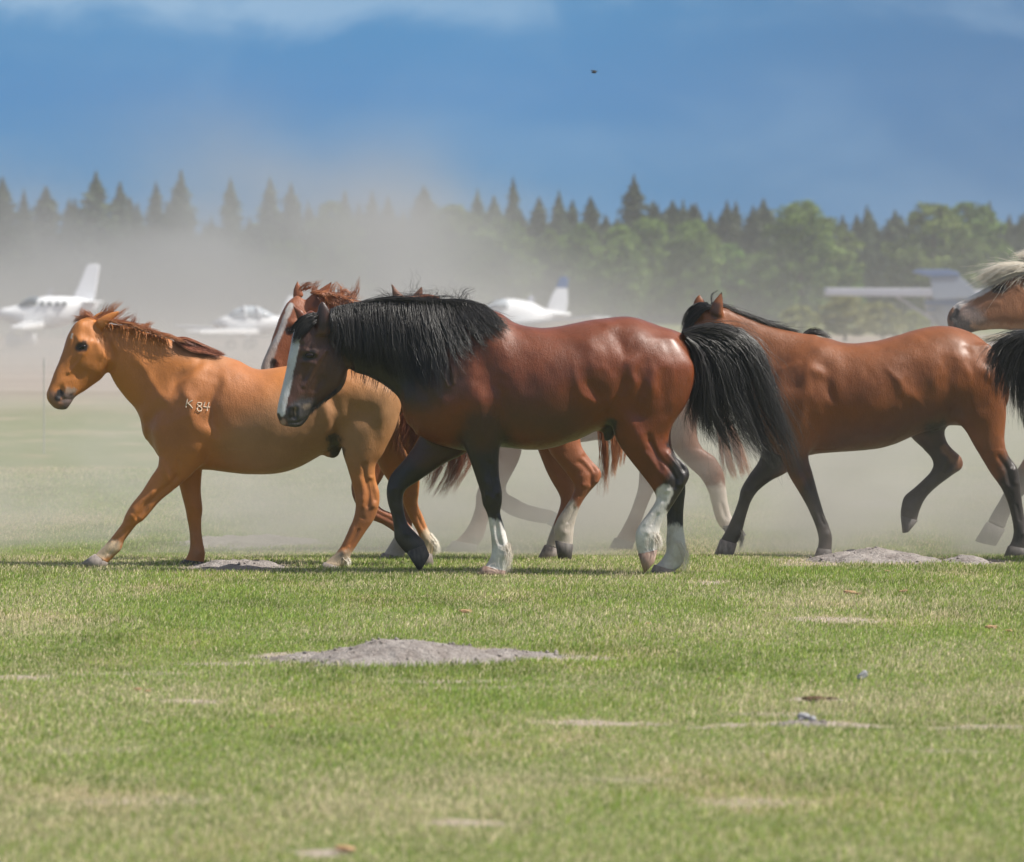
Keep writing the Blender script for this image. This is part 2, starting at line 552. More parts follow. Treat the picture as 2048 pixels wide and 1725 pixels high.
def laplace(V, Q, it, lam=0.5):
    e = np.vstack([Q[:, [0, 1]], Q[:, [1, 2]], Q[:, [2, 3]], Q[:, [3, 0]]])
    e = np.vstack([e, e[:, ::-1]])
    deg = np.bincount(e[:, 0], minlength=len(V)).astype(float)[:, None]
    deg[deg == 0] = 1
    for _ in range(it):
        s = np.stack([np.bincount(e[:, 0], weights=V[e[:, 1], d], minlength=len(V)) for d in range(3)], -1)
        V = V + lam * (s / deg - V)
    return V


def vnormals(V, Q):
    n = np.cross(V[Q[:, 2]] - V[Q[:, 0]], V[Q[:, 3]] - V[Q[:, 1]])
    N = np.stack([np.bincount(Q.ravel(), weights=np.repeat(n[:, d], 4), minlength=len(V)) for d in range(3)], -1)
    return N / (np.linalg.norm(N, axis=1, keepdims=True) + 1e-12)


def capdist(px, py, pts):
    d = np.full(px.shape, 1e9)
    if len(pts) == 1:
        return np.hypot(px - pts[0][0], py - pts[0][1])
    for (x0, y0), (x1, y1) in zip(pts[:-1], pts[1:]):
        L = (x1 - x0) ** 2 + (y1 - y0) ** 2 + 1e-9
        t = np.clip(((px - x0) * (x1 - x0) + (py - y0) * (y1 - y0)) / L, 0, 1)
        d = np.minimum(d, np.hypot(px - x0 - t * (x1 - x0), py - y0 - t * (y1 - y0)))
    return d


def coat_mat(name, rough=0.42, spec=0.5, sheen=0.05, bump=0.35, mott=0.22, gloss=0.08):
    m, t, bs = material(name, rough, spec)
    at = t.n('ShaderNodeAttribute', {'attribute_name': 'coat'}).outputs['Color']
    o = t.n('ShaderNodeTexCoord').outputs['Object']
    big = t.noise(o, 5.5, 5, 0.6)
    fine = t.noise(t.mapping(o, (260, 260, 90), rot=(0, 0.5, 0)), 1.0, 3, 0.6)
    mid = t.noise(t.mapping(o, (85, 85, 24), rot=(0, 0.7, 0)), 1.0, 4, 0.65)
    col = t.mix(t.mapr(big, 0.35, 0.7, 0, mott, True), at, t.mix(0.55, at, c4((0.02, 0.012, 0.01))))
    col = t.mix(t.mapr(fine, 0.3, 0.8, 0.0, 0.28), col, t.mix(0.5, col, c4((0.0, 0.0, 0.0))))
    # dusty hair tips
    col = t.mix(t.math('MULTIPLY', t.mapr(mid, 0.52, 0.75, 0, 0.045, True), 1.0), col, c4((0.34, 0.27, 0.22)))
    t.set(bs, 'Base Color', col)
    t.set(bs, 'Roughness', t.mapr(mid, 0.3, 0.75, rough - 0.10, rough + 0.30))
    bs.inputs['Sheen Weight'].default_value = sheen
    bs.inputs['Coat Weight'].default_value = gloss
    bs.inputs['Coat Roughness'].default_value = 0.34
    bs.inputs['Sheen Roughness'].default_value = 0.4
    bs.inputs['Sheen Tint'].default_value = (1.0, 0.93, 0.85, 1)
    b1 = t.n('ShaderNodeBump', Strength=bump, Distance=0.008, Height=fine)
    b2 = t.n('ShaderNodeBump', Strength=0.30, Distance=0.012, Height=t.noise(t.mapping(o, (16, 16, 11)), 1.0, 3, 0.5))
    t.set(b2, 'Normal', b1.outputs[0])
    b3 = t.n('ShaderNodeBump', Strength=bump, Distance=0.0055, Height=mid)
    t.set(b3, 'Normal', b2.outputs[0])
    t.set(bs, 'Normal', b3.outputs[0])
    return m


def hair_mat(name, dark, light, rough=0.38, spec=0.5):
    m, t, bs = material(name, rough, spec)
    at = t.n('ShaderNodeAttribute', {'attribute_name': 'coat'}).outputs['Color']
    s = t.n('ShaderNodeSeparateColor', Color=at)
    t.set(bs, 'Base Color', t.mix(s.outputs[0], c4(dark), c4(light)))
    return m


def hoof_mat(name, c1, c2):
    m, t, bs = material(name, 0.6, 0.3)
    o = t.n('ShaderNodeTexCoord').outputs['Object']
    a = t.noise(t.mapping(o, (40, 40, 12)), 1.0, 5, 0.6)
    t.set(bs, 'Base Color', t.ramp(a, [(0.3, c1), (0.7, c2)]))
    t.set(bs, 'Normal', t.n('ShaderNodeBump', Strength=0.5, Distance=0.004, Height=a).outputs[0])
    return m


EYE, _t, _b = material('eye_dark', 0.16, 0.45)
_b.inputs['Base Color'].default_value = (0.012, 0.007, 0.005, 1)

HAIRSEG = 9


def tubes(P, rad, tone):
    """P (N,S,3) strand centre lines, rad (N,) root radius, tone (N,)"""
    N, S, _ = P.shape
    T = np.gradient(P, axis=1)
    T /= np.linalg.norm(T, axis=2, keepdims=True) + 1e-9
    ref = np.array([0.31, 0.9, 0.3])
    A = np.cross(T, ref); A /= np.linalg.norm(A, axis=2, keepdims=True) + 1e-9
    B = np.cross(T, A)
    s = np.linspace(0, 1, S)
    r = rad[:, None] * (1 - 0.85 * s[None] ** 2)
    V = np.empty((N, S, 3, 3), np.float32)
    for k in range(3):
        a = k * 2.0944
        V[:, :, k] = P + (A * math.cos(a) + B * math.sin(a)) * r[..., None]
    i = (np.arange(N)[:, None, None] * S + np.arange(S - 1)[None, :, None]) * 3
    k = np.arange(3)[None, None]; k2 = (k + 1) % 3
    Q = np.stack([i + k, i + k2, i + 3 + k2, i + 3 + k], -1).reshape(-1, 4)
    C = np.repeat(tone, S * 3)[:, None] * np.ones((1, 3))
    return V.reshape(-1, 3), Q, C


class Horse:
    def __init__(self, label, D, ox, mat, base, paints, lofts, hooves, hoofmats, group='horses moving across the field',
                 bumps=(), vox=VOX, smooth=2, name='horse'):
        self.D = D
        gx = W(ox, 0, D)[0]
        gz = float(ground_z(gx, D))
        self.org = (gx, D, gz)
        self.root = empty(name, self.org, label, 'horse', group)
        parts = []
        for L in lofts:
            st, yc, k = L[0], L[1], L[2]
            kw = L[3] if len(L) > 3 else {}
            if k == KL:  # root the limb well inside the trunk
                a0 = st[0]; dx = a0[2] - a0[0]
                st = [(a0[0] + .25 * dx, a0[1] - 60, a0[2] - .25 * dx, a0[3] - 60, a0[4] * .3), (a0[0] + .08 * dx, a0[1] - 28, a0[2] - .08 * dx, a0[3] - 28, a0[4] * .7)] + list(st)
            V, Q, T = loft(st, yc, D, self.org, **kw)
            parts.append((V, Q, T, k))
        V, Q = fuse(parts, vox)
        Vs = laplace(V, Q, smooth + 3, 0.5); V = laplace(V, Q, 1, 0.5)
        lw = np.clip((self.topx(V)[1] - 880) / 60, 0, 1)[:, None]   # legs keep their crisp joints
        V = Vs * (1 - lw) + V * lw
        N = vnormals(V, Q)
        px, py = self.topx(V)
        wx = (vnoise(px, py, 41, 0.020) - .5) * 20 + (vnoise(px, py, 42, 0.05) - .5) * 7
        wy = (vnoise(px, py, 43, 0.020) - .5) * 20 + (vnoise(px, py, 44, 0.05) - .5) * 7
        wam = 0.62 * (0.7 + 0.6 * vnoise(px, py, 45, 0.03))
        for b in list(bumps) + self.leg_bumps(lofts):
            pts, r, amp = b[0], b[1], b[2]
            side = b[3] if len(b) > 3 else -1
            f = min(1.0, r / 8.0) if r < 7 else 1.0
            d = capdist(px + wx * f, py + wy * f, pts)
            wgt = np.exp(-(d / (r * (1.35 if r >= 7 else 1.15))) ** 2) * amp * (wam if r >= 7 else 1.0)
            if len(pts) > 1 and r >= 7:  # fade the mass toward its ends
                mx_, my_ = sum(q[0] for q in pts) / len(pts), sum(q[1] for q in pts) / len(pts)
                Lh = max(math.hypot(q[0] - mx_, q[1] - my_) for q in pts) + r
                wgt = wgt * np.exp(-(np.hypot(px + wx - mx_, py + wy - my_) / (Lh * 0.95)) ** 2 * 0.9) * 1.35
            if side == -1: wgt = wgt * np.clip(-N[:, 1] * 2.2, 0, 1)
            elif side == 1: wgt = wgt * np.clip(N[:, 1] * 2.2, 0, 1)
            if len(b) > 4:  # limit to y range
                wgt = wgt * ((V[:, 1] > b[4]) & (V[:, 1] < b[5]))
            V = V + N * wgt[:, None]
        # slight unevenness of flesh under the hide
        und = (vnoise(V[:, 0] + V[:, 1] * .6, V[:, 2] - V[:, 1] * .4, 51, 7.0) - .5) * 0.010 + (vnoise(V[:, 0] * 1.3 + V[:, 1], V[:, 2] * .8, 52, 17.0) - .5) * 0.003
        fat = np.clip((py < 900) * 1.0, 0.25, 1)
        V = V + N * (und * fat)[:, None]
        V = laplace(V, Q, 1, 0.4)
        C = np.ones((len(V), 3)) * np.array(base)
        wob = (vnoise(V[:, 0] * 1.0, V[:, 2], 31, 30) - 0.5) * 8 + (vnoise(V[:, 0] * 2, V[:, 2], 32, 75) - 0.5) * 6
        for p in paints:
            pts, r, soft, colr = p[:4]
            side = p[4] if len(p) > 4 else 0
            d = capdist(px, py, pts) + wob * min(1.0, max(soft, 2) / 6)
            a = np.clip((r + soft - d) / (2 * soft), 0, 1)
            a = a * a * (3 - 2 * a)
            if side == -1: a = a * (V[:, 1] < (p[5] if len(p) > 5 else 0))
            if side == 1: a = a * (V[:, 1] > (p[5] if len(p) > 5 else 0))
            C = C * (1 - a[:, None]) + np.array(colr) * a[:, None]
        # dust and stains on the white markings, sun bleached and dirty patches elsewhere
        lum = C.mean(1)
        st_ = np.clip((vnoise(V[:, 0], V[:, 2] + V[:, 1], 61, 22) * .6 + vnoise(V[:, 0], V[:, 2], 62, 60) * .4 - .47) * 1.0, 0, 0.25) * np.clip((lum - .38) * 6, 0, 1)
        C = C * (1 - st_[:, None]) + np.array([0.36, 0.25, 0.16]) * st_[:, None]
        lowd = np.clip((py - 960) / 160, 0, 1) * np.clip(vnoise(V[:, 0], V[:, 2], 63, 18) * 1.5 - .35, 0, 1) * 0.22
        C = C * (1 - lowd[:, None]) + np.array([0.30, 0.25, 0.21]) * lowd[:, None]
        self.V, self.N = V, N
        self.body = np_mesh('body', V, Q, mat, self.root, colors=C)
        # raster of the near surface for hair, eyes and marks
        self.cell = 0.012
        self.rx0, self.rz0 = V[:, 0].min(), V[:, 2].min()
        nx = int((V[:, 0].max() - self.rx0) / self.cell) + 2; nz = int((V[:, 2].max() - self.rz0) / self.cell) + 2
        self.near = np.full((nx, nz), np.nan)
        ii = ((V[:, 0] - self.rx0) / self.cell).astype(int); jj = ((V[:, 2] - self.rz0) / self.cell).astype(int)
        tmp = np.full((nx, nz), 1e3)
        np.minimum.at(tmp, (ii, jj), V[:, 1])
        self.near = tmp
        self.mats = hoofmats
        for hst, yc, mi in hooves:
            hv, hq, ht = loft(hst, yc, D, self.org, n=2.3, sub=3, M=24, cap=0.12)
            tri = np.vstack([hq[:, [0, 1, 2]], hq[:, [0, 2, 3]], ht])
            np_mesh('hoof', hv, tri, hoofmats[mi], self.root)

    @staticmethod
    def leg_bumps(lofts):
        out = []
        for L in lofts:
            if L[2] != KL: continue
            st, yc = L[0], L[1]
            lim = (-9, 0.0) if yc < 0 else (0.0, 9)
            at = lambda s, f: (s[0] + (s[2] - s[0]) * f, s[1] + (s[3] - s[1]) * f)
            ci = [i for i, s in enumerate(st) if s[4] <= 0.0335 and i > 4]
            if not ci: continue
            c0, c1 = ci[0], ci[-1]
            can = st[c0:c1 + 1]
            if len(can) > 1:
                out.append(([at(s, .60) for s in can], 1.9, -0.006, -1, *lim))      # groove between bone and tendon
                out.append(([at(s, .30) for s in can], 2.2, 0.003, -1, *lim))
            kn = st[c0 - 2]
            out.append(([at(kn, .32)], 4.0, 0.006, -1, *lim))
            out.append(([at(kn, .75)], 3.5, 0.005, -1, *lim))
            out.append(([at(st[c0 - 1], .5)], 4.0, -0.004, -1, *lim))
            ft = st[min(c1 + 1, len(st) - 1)]
            out.append(([at(ft, .6)], 4.5, 0.005, -1, *lim))
            out.append(([at(st[-1], .15), at(st[-1], .85)], 2.0, 0.004, -1, *lim))
            up = st[3:c0 - 1]
            if len(up) > 2:
                out.append(([at(s, .62) for s in up], 4.0, -0.009, -1, *lim))
                out.append(([at(s, .38) for s in up[1:]], 5.0, 0.007, -1, *lim))
                out.append(([at(s, .85) for s in up[1:]], 4.0, 0.006, -1, *lim))
        return out

    def topx(self, V):
        """local vertex -> photo pixel (nominal, at the horse's own distance)"""
        Dy = self.D + V[:, 1]
        x = V[:, 0] + self.org[0]; z = V[:, 2] + self.org[2]
        return HX + x * F / Dy, HY + (CAMH - z) * F / Dy

    def loc(self, px, py, y):
        x, z = W(px, py, self.D + y)
        return np.stack([x - self.org[0], y * np.ones_like(x), z - self.org[2]], -1)

    def surf(self, x, z, default=None):
        i = np.clip(((x - self.rx0) / self.cell).astype(int), 1, self.near.shape[0] - 2)
        j = np.clip(((z - self.rz0) / self.cell).astype(int), 1, self.near.shape[1] - 2)
        m = self.near[i, j]
        for di, dj in ((1, 0), (-1, 0), (0, 1), (0, -1)):
            m = np.minimum(m, self.near[i + di, j + dj])
        return m

    def eye(self, px, py, r=0.021, depth=0.008):
        p = self.loc(np.array([px]), np.array([py]), np.array([-0.1]))[0]
        y = float(self.surf(np.array([p[0]]), np.array([p[2]]))[0])
        if y > 10: y = -0.1
        p = self.loc(np.array([px]), np.array([py]), np.array([y]))[0]
        self.ball('eye', (p[0], y + depth + r * 0.25, p[2]), r)

    def ball(self, name, c, r):
        u = np.linspace(0, math.pi, 13); v = np.arange(20) / 20 * 2 * math.pi
        U, Vv = np.meshgrid(u, v, indexing='ij')
        P = np.stack([np.cos(Vv) * np.sin(U) * 1.25, np.sin(Vv) * np.sin(U) * 0.8, np.cos(U)], -1).reshape(-1, 3) * r * np.array([1, 1, .82]) + np.array(c)
        i = np.arange(12)[:, None] * 20; j = np.arange(20)[None]; j2 = (j + 1) % 20
        np_mesh(name, P, np.stack([i + j, i + 20 + j, i + 20 + j2, i + j2], -1).reshape(-1, 4), EYE, self.root)

    def hair(self, name, mat, guides, n, rad=0.0013, seed=1, yr=0.02, clump=0.6, wav=0.006, hug=True, lmin=0.6, y0=-0.02, y1=-0.1,
             lift=0.006, nclump=60, wild=0.0, cont=True, fall=0.0, jit=6.0, tips=0.35, rj=1.6):
        """guides: list of polylines [(px,py[,y])...]; strands interpolate between neighbouring guides"""
        rs = np.random.RandomState(seed)
        K = max(len(g) for g in guides)
        G = []
        for g in guides:
            g = [(*q, y0 + (y1 - y0) * min(1, 2.5 * i / (len(g) - 1))) if len(q) == 2 else q for i, q in enumerate(g)]
            G.append(catmull(g, 4)[np.linspace(0, (len(g) - 1) * 4, 13).round().astype(int)])
        G = np.array(G)
        ng = len(G)
        if cont:
            u = rs.rand(n) * (ng - 1)
            cu = rs.rand(nclump) * (ng - 1)
        else:
            u = rs.randint(0, ng, n).astype(float) * 0.99999
            cu = u[:nclump]
        def samp(u):
            i = np.minimum(u.astype(int), max(ng - 2, 0)); f = (u - i)[:, None, None]
            return G[i] * (1 - f) + G[np.minimum(i + 1, ng - 1)] * f if ng > 1 else np.repeat(G, len(u), 0)
        P = samp(u) if cont else G[np.minimum(u.round().astype(int), ng - 1)]
        s = np.linspace(0, 1, 13)
        cl = np.abs(u[:, None] - cu[None]).argmin(1)
        Pc = samp(cu)[cl] if cont else P
        ctg = clump * (s ** 0.8)[None, :, None]
        P = P * (1 - ctg) + Pc * ctg
        # per clump drift and per strand jitter (pixels)
        nc = len(cu)
        cd = (rs.randn(nc, 3) * np.array([jit, jit * .6, 0.012]))[cl]
        P = P + cd[:, None] * (s ** 1.2)[None, :, None]
        P = P + (rs.randn(n, 3) * np.array([rj, rj * .75, yr * 0.5]))[:, None] * np.ones((1, 13, 1))
        P[:, :, 2] += (rs.rand(n) - .5)[:, None] * 2 * yr * 0.6
        # shorten
        L = lmin + (1 - lmin) * rs.rand(n) ** 0.7
        tt = np.linspace(0, 1, HAIRSEG)[None] * L[:, None] * 12
        i0 = np.minimum(tt.astype(int), 11); fr = (tt - i0)[..., None]
        ar = np.arange(n)[:, None]
        P = P[ar, i0] * (1 - fr) + P[ar, i0 + 1] * fr
        X = self.loc(P[..., 0].ravel(), P[..., 1].ravel(), P[..., 2].ravel()).reshape(n, HAIRSEG, 3)
        ss = np.linspace(0, 1, HAIRSEG)
        f1 = 1.0 + rs.rand(nc)[cl] * 2.0; p1 = (rs.rand(nc) * 6.28)[cl] + rs.randn(n) * 0.35
        amp = wav * ss[None] * (0.5 + rs.rand(n)[:, None])
        X[..., 0] += amp * np.sin(f1[:, None] * 6.28 * ss[None] + p1[:, None])
        X[..., 2] += 0.4 * amp * np.cos(f1[:, None] * 5.2 * ss[None] + p1[:, None])
        if wild:
            wd = rs.rand(n) < 0.12
            X[wd] += (rs.randn(wd.sum(), 1, 3) * wild) * (ss ** 1.5)[None, :, None]
        if hug:
            sy = self.surf(X[..., 0].ravel(), X[..., 2].ravel()).reshape(n, HAIRSEG)
            lay = lift + rs.rand(n)[:, None] * yr
            ok = sy < 5
            tgt = sy - lay
            X[..., 1] = np.where(ok, np.where(ss[None] < 0.12, X[..., 1] * 0.6 + tgt * 0.4, np.minimum(tgt, tgt * 0.9 + X[..., 1] * 0.1)), X[..., 1])
            # smooth the y course so strands do not jump
            for _ in range(2):
                X[:, 1:-1, 1] = (X[:, :-2, 1] + X[:, 1:-1, 1] * 2 + X[:, 2:, 1]) / 4
        r = rad * (0.6 + 0.8 * rs.rand(n))
        tone = np.clip(rs.rand(nc)[cl] * 0.6 + rs.rand(n) * 0.4, 0, 1) ** 2
        V, Q, C = tubes(X, r, tone)
        o = np_mesh(name, V, Q, mat, self.root, colors=C)
        return o


BLACK = (0.017, 0.013, 0.012)
WHITE = (0.74, 0.71, 0.67)
HAIR_BLACK = hair_mat('black_hair', (0.007, 0.006, 0.006), (0.075, 0.068, 0.066), 0.40)
HAIR_CHEST = hair_mat('chestnut_hair', (0.24, 0.075, 0.028), (0.70, 0.30, 0.13), 0.45)
HAIR_DARKRED = hair_mat('dark_red_hair', (0.13, 0.040, 0.024), (0.46, 0.18, 0.10), 0.45)
HAIR_CREAM = hair_mat('cream_hair', (0.74, 0.66, 0.54), (0.97, 0.93, 0.84), 0.5)
HAIR_WHITE = hair_mat('white_hair', (0.55, 0.47, 0.38), (0.90, 0.87, 0.82), 0.6)
HOOF_DARK = hoof_mat('dark_hoof', (0.05, 0.045, 0.045), (0.13, 0.115, 0.105))
HOOF_PINK = hoof_mat('pale_hoof', (0.20, 0.12, 0.095), (0.42, 0.30, 0.24))
HOOF_GREY = hoof_mat('grey_hoof', (0.16, 0.13, 0.12), (0.36, 0.31, 0.28))


def hs(a, b):
    return [a, tuple((np.array(a) * 0.5 + np.array(b) * 0.5)), b]


# ---------------------------------------------------------------- horse B : bay in the middle
BAY = (0.175, 0.040, 0.009)
BAYD = (0.060, 0.024, 0.016)
y = dict(yaw=15, piv=660, n=2.25)
b_lofts = [
    ([(815, 750, 822, 850, .10), (848, 690, 850, 878, .17), (900, 640, 900, 895, .225), (955, 619, 945, 903, .25), (1000, 627, 998, 896, .275),
      (1038, 650, 1048, 900, .30), (1101, 654, 1096, 898, .315), (1160, 644, 1146, 884, .315), (1218, 636, 1195, 862, .30), (1267, 634, 1240, 852, .285),
      (1316, 652, 1290, 855, .265), (1350, 664, 1335, 842, .22), (1376, 690, 1366, 812, .15), (1390, 728, 1388, 770, .06)], 0, KT, dict(n=2.15)),
    ([(648, 626, 676, 706, .07), (690, 615, 702, 740, .075), (740, 611, 738, 756, .082), (800, 610, 775, 777, .095), (860, 611, 803, 800, .115),
      (920, 616, 815, 832, .14), (970, 623, 835, 866, .16)], 0, KN),
    ([(619, 622, 664, 664, .050), (599, 640, 684, 694, .078), (587, 668, 692, 728, .086), (582, 695, 693, 752, .080), (576, 728, 684, 776, .066),
      (568, 762, 662, 796, .054), (562, 790, 640, 808, .047), (557, 812, 624, 824, .046), (555, 830, 617, 840, .044), (560, 847, 605, 853, .034)], 0, .03, y),
    ([(631, 670, 660, 668, .016), (633, 642, 661, 642, .020), (635, 620, 659, 624, .015), (639, 608, 652, 610, .009), (643, 603, 648, 604, .004)], -.10, .014),
    ([(596, 650, 616, 644, .018), (590, 628, 607, 624, .016), (584, 611, 588, 611, .004)], .07, .014),
    # near fore
    ([(925, 790, 1008, 790, .085), (926, 850, 1006, 850, .085), (931, 895, 1000, 895, .068), (943, 930, 998, 928, .056), (954, 962, 999, 958, .047),
      (962, 988, 1004, 984, .046), (965, 1008, 1004, 1006, .043), (974, 1028, 1001, 1028, .033), (980, 1058, 1010, 1060, .030), (983, 1086, 1017, 1090, .033),
      (983, 1106, 1021, 1110, .036), (977, 1122, 1016, 1130, .034), (968, 1136, 1010, 1144, .040)], -.13, KL),
    # far fore, lifted
    ([(870, 790, 965, 850, .08), (846, 862, 938, 900, .068), (813, 913, 888, 928, .055), (782, 950, 838, 962, .046), (773, 978, 812, 980, .045),
      (775, 1004, 806, 1000, .041), (782, 1028, 809, 1026, .032), (787, 1052, 816, 1048, .030), (789, 1076, 834, 1068, .034), (797, 1090, 848, 1082, .036),
      (810, 1106, 852, 1092, .035)], .13, KL),
    # near hind
    ([(1215, 750, 1388, 740, .10), (1218, 815, 1377, 795, .098), (1226, 862, 1345, 852, .082), (1238, 890, 1338, 885, .066), (1258, 918, 1349, 908, .054),
      (1283, 950, 1372, 930, .044), (1304, 978, 1379, 948, .040), (1312, 996, 1374, 965, .038), (1307, 1010, 1352, 1000, .034), (1292, 1032, 1333, 1030, .030),
      (1279, 1050, 1322, 1052, .032), (1271, 1068, 1318, 1072, .037), (1272, 1092, 1315, 1098, .035), (1277, 1110, 1313, 1104, .036)], -.15, KL),
    # far hind
    ([(1240, 790, 1370, 790, .10), (1245, 860, 1345, 858, .08), (1270, 910, 1347, 900, .06), (1305, 955, 1368, 940, .046), (1324, 985, 1371, 978, .04),
      (1333, 1000, 1369, 1000, .036), (1333, 1025, 1367, 1025, .030), (1334, 1055, 1367, 1055, .030), (1332, 1085, 1371, 1085, .036), (1332, 1102, 1371, 1105, .037),
      (1322, 1120, 1364, 1130, .036), (1310, 1132, 1350, 1142, .040)], .14, KL),
    ([(1195, 858, 1240, 828, .035), (1206, 868, 1236, 850, .030), (1209, 882, 1226, 876, .018)], -.02, .02),
    ([(1330, 664, 1362, 700, .05), (1366, 668, 1376, 688, .030), (1392, 660, 1396, 676, .022)], 0, .03),
]
b_hooves = [([(967, 1132, 1011, 1142, .042), (952, 1152, 1011, 1154, .056)], -.13, 0), ([(812, 1104, 851, 1090, .040), (838, 1145, 859, 1110, .052)], .13, 1),
            ([(1276, 1108, 1315, 1100, .038), (1288, 1146, 1310, 1122, .046)], -.15, 0), ([(1308, 1130, 1350, 1141, .042), (1297, 1151, 1352, 1154, .055)], .14, 2)]
b_paint = [
    ([(700, 690), (760, 700), (820, 740)], 75, 22, BLACK), ([(700, 640), (780, 640), (860, 660)], 55, 14, BLACK),
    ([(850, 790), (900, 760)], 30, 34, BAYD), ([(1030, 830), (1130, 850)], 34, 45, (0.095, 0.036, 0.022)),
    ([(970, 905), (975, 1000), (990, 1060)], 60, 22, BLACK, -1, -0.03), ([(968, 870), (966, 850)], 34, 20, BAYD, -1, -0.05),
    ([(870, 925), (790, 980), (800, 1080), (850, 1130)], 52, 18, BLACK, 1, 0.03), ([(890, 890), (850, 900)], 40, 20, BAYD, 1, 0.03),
    ([(1372, 915), (1372, 950), (1340, 1000), (1320, 1020)], 30, 8, BLACK, -1, -0.03), ([(1345, 890), (1360, 915)], 10, 5, BLACK, -1, -0.03),
    ([(1350, 960), (1350, 1060)], 40, 12, BLACK, 1, 0.04), ([(1320, 900), (1340, 930)], 20, 20, BAYD, 1, 0.04),
    ([(983, 1075), (985, 1140)], 34, 5, WHITE, -1, -0.02), ([(979, 1045), (992, 1075)], 11, 3, WHITE, -1, -0.02), ([(1012, 1080), (1012, 1140)], 16, 3, WHITE, -1, -0.02),
    ([(1330, 985), (1300, 1040), (1290, 1110)], 15, 3, WHITE, -1, -0.05), ([(1305, 1045), (1293, 1112)], 36, 4, WHITE, -1, -0.05),
    ([(1350, 1085), (1340, 1150)], 36, 5, WHITE, 1, 0.03), ([(1318, 1080)], 6, 4, (.35, .25, .17), -1),
    ([(1215, 872), (1222, 850)], 13, 6, (0.03, 0.025, 0.022)),
    # head; shade inside the nostril and near ear is painted in
    ([(640, 690), (640, 740), (620, 780)], 62, 10, (0.085, 0.034, 0.022)), ([(680, 700), (690, 740), (660, 785)], 16, 14, (0.10, 0.045, 0.032)),
    ([(600, 850), (590, 830), (610, 815)], 24, 8, (0.045, 0.040, 0.042)), ([(608, 814), (617, 811)], 4, 4, (0.20, 0.15, 0.11)),
    ([(591, 672), (586, 706), (576, 747), (567, 796), (560, 824)], 10, 1.3, (0.60, 0.60, 0.61)), ([(566, 845)], 6, 2, (0.35, 0.22, 0.18)),
    ([(583, 820), (584, 836)], 6.5, 2, (0.008, 0.006, 0.006)), ([(591, 816), (592, 834)], 1.6, 1.2, (0.30, 0.2, 0.13)),
    ([(612, 712), (624, 710)], 9, 3, (0.02, 0.014, 0.012)), ([(560, 838), (556, 830)], 3, 2, (0.03, 0.02, 0.02)),
    ([(643, 612), (646, 650)], 10, 4, (0.045, 0.022, 0.018), -1, -0.02), ([(600, 855), (615, 848)], 4, 2, (0.02, 0.018, 0.018)),
]
b_bumps = [
    ([(584, 820), (584, 836)], 6, -0.012), ([(592, 812), (594, 832)], 4, 0.006), ([(578, 812), (578, 830)], 4, 0.004),
    ([(691, 700), (700, 735), (694, 752)], 5, -0.012), ([(660, 700), (684, 730), (672, 765)], 7, .007), ([(606, 700), (632, 702)], 5, 0.012), ([(608, 722), (630, 722)], 4, 0.006), ([(650, 700), (622, 742), (604, 770)], 4, 0.008), ([(612, 735), (596, 770)], 8, -0.008), ([(603, 690), (600, 715)], 4, -.006), ([(640, 752), (622, 778)], 6, -.007),
    ([(618, 690), (622, 688)], 5, 0.005), ([(640, 680)], 9, -0.006), ([(665, 740)], 26, 0.010), ([(632, 790), (600, 800)], 10, -0.006),
    ([(576, 850), (600, 846), (612, 838)], 2.5, -0.005),
    ([(888, 740), (900, 770)], 3, 0.008), ([(905, 728), (910, 765)], 3, 0.008), ([(898, 735), (903, 765)], 3, -0.008),
    ([(875, 740), (900, 850)], 26, 0.018), ([(950, 700), (985, 760), (985, 820)], 16, -0.020), ([(955, 780), (965, 860)], 24, 0.026),
    ([(925, 690), (880, 790)], 14, 0.012), ([(1004, 760), (1000, 850)], 10, -0.014),
    ([(1236, 668), (1258, 712)], 15, -0.020), ([(1300, 690), (1345, 730)], 30, 0.008), ([(1185, 690), (1195, 735)], 18, 0.016), ([(1218, 655), (1232, 662)], 10, .008),
    ([(1145, 736), (1157, 787), (1184, 808)], 7, 0.008), ([(1172, 745), (1194, 788)], 11, -0.012), ([(1208, 735), (1218, 795), (1206, 815)], 8, 0.010),
    ([(1236, 722), (1240, 815)], 11, -0.010), ([(1262, 722), (1262, 782)], 9, 0.013), ([(1283, 740), (1290, 830)], 10, -0.013), ([(1306, 745), (1308, 815)], 12, 0.014),
    ([(1332, 745), (1326, 830)], 11, -0.012), ([(1240, 800), (1262, 850), (1290, 930)], 13, 0.014), ([(1352, 900), (1368, 935)], 5, -0.014), ([(1325, 940), (1345, 975)], 8, 0.008),
    ([(1060, 860), (1180, 850)], 18, 0.008), ([(1020, 700), (1060, 780)], 20, -0.006), ([(1300, 880), (1318, 940)], 6, -0.008), ([(1280, 880), (1300, 930)], 8, 0.008),
    ([(960, 930), (975, 975)], 7, 0.006), ([(985, 930), (992, 975)], 3, -0.006), ([(1000, 1030), (1008, 1090)], 3, 0.004), ([(992, 1035), (999, 1088)], 2.5, -0.005),
    ([(980, 993)], 8, 0.004), ([(760, 700), (840, 790)], 10, -0.008),
]
BAYMAT = coat_mat('bay_coat', 0.38, 0.34, 0.0, 0.38, 0.5, 0.40)
B = Horse('bay horse with white face stripe, black mane and white socks, walking foremost in the middle', 25.15, 1100, BAYMAT, BAY, b_paint, b_lofts, b_hooves,
          [HOOF_PINK, HOOF_DARK, HOOF_GREY], bumps=b_bumps, vox=0.0065)
B.eye(619, 711, 0.0215, 0.006)
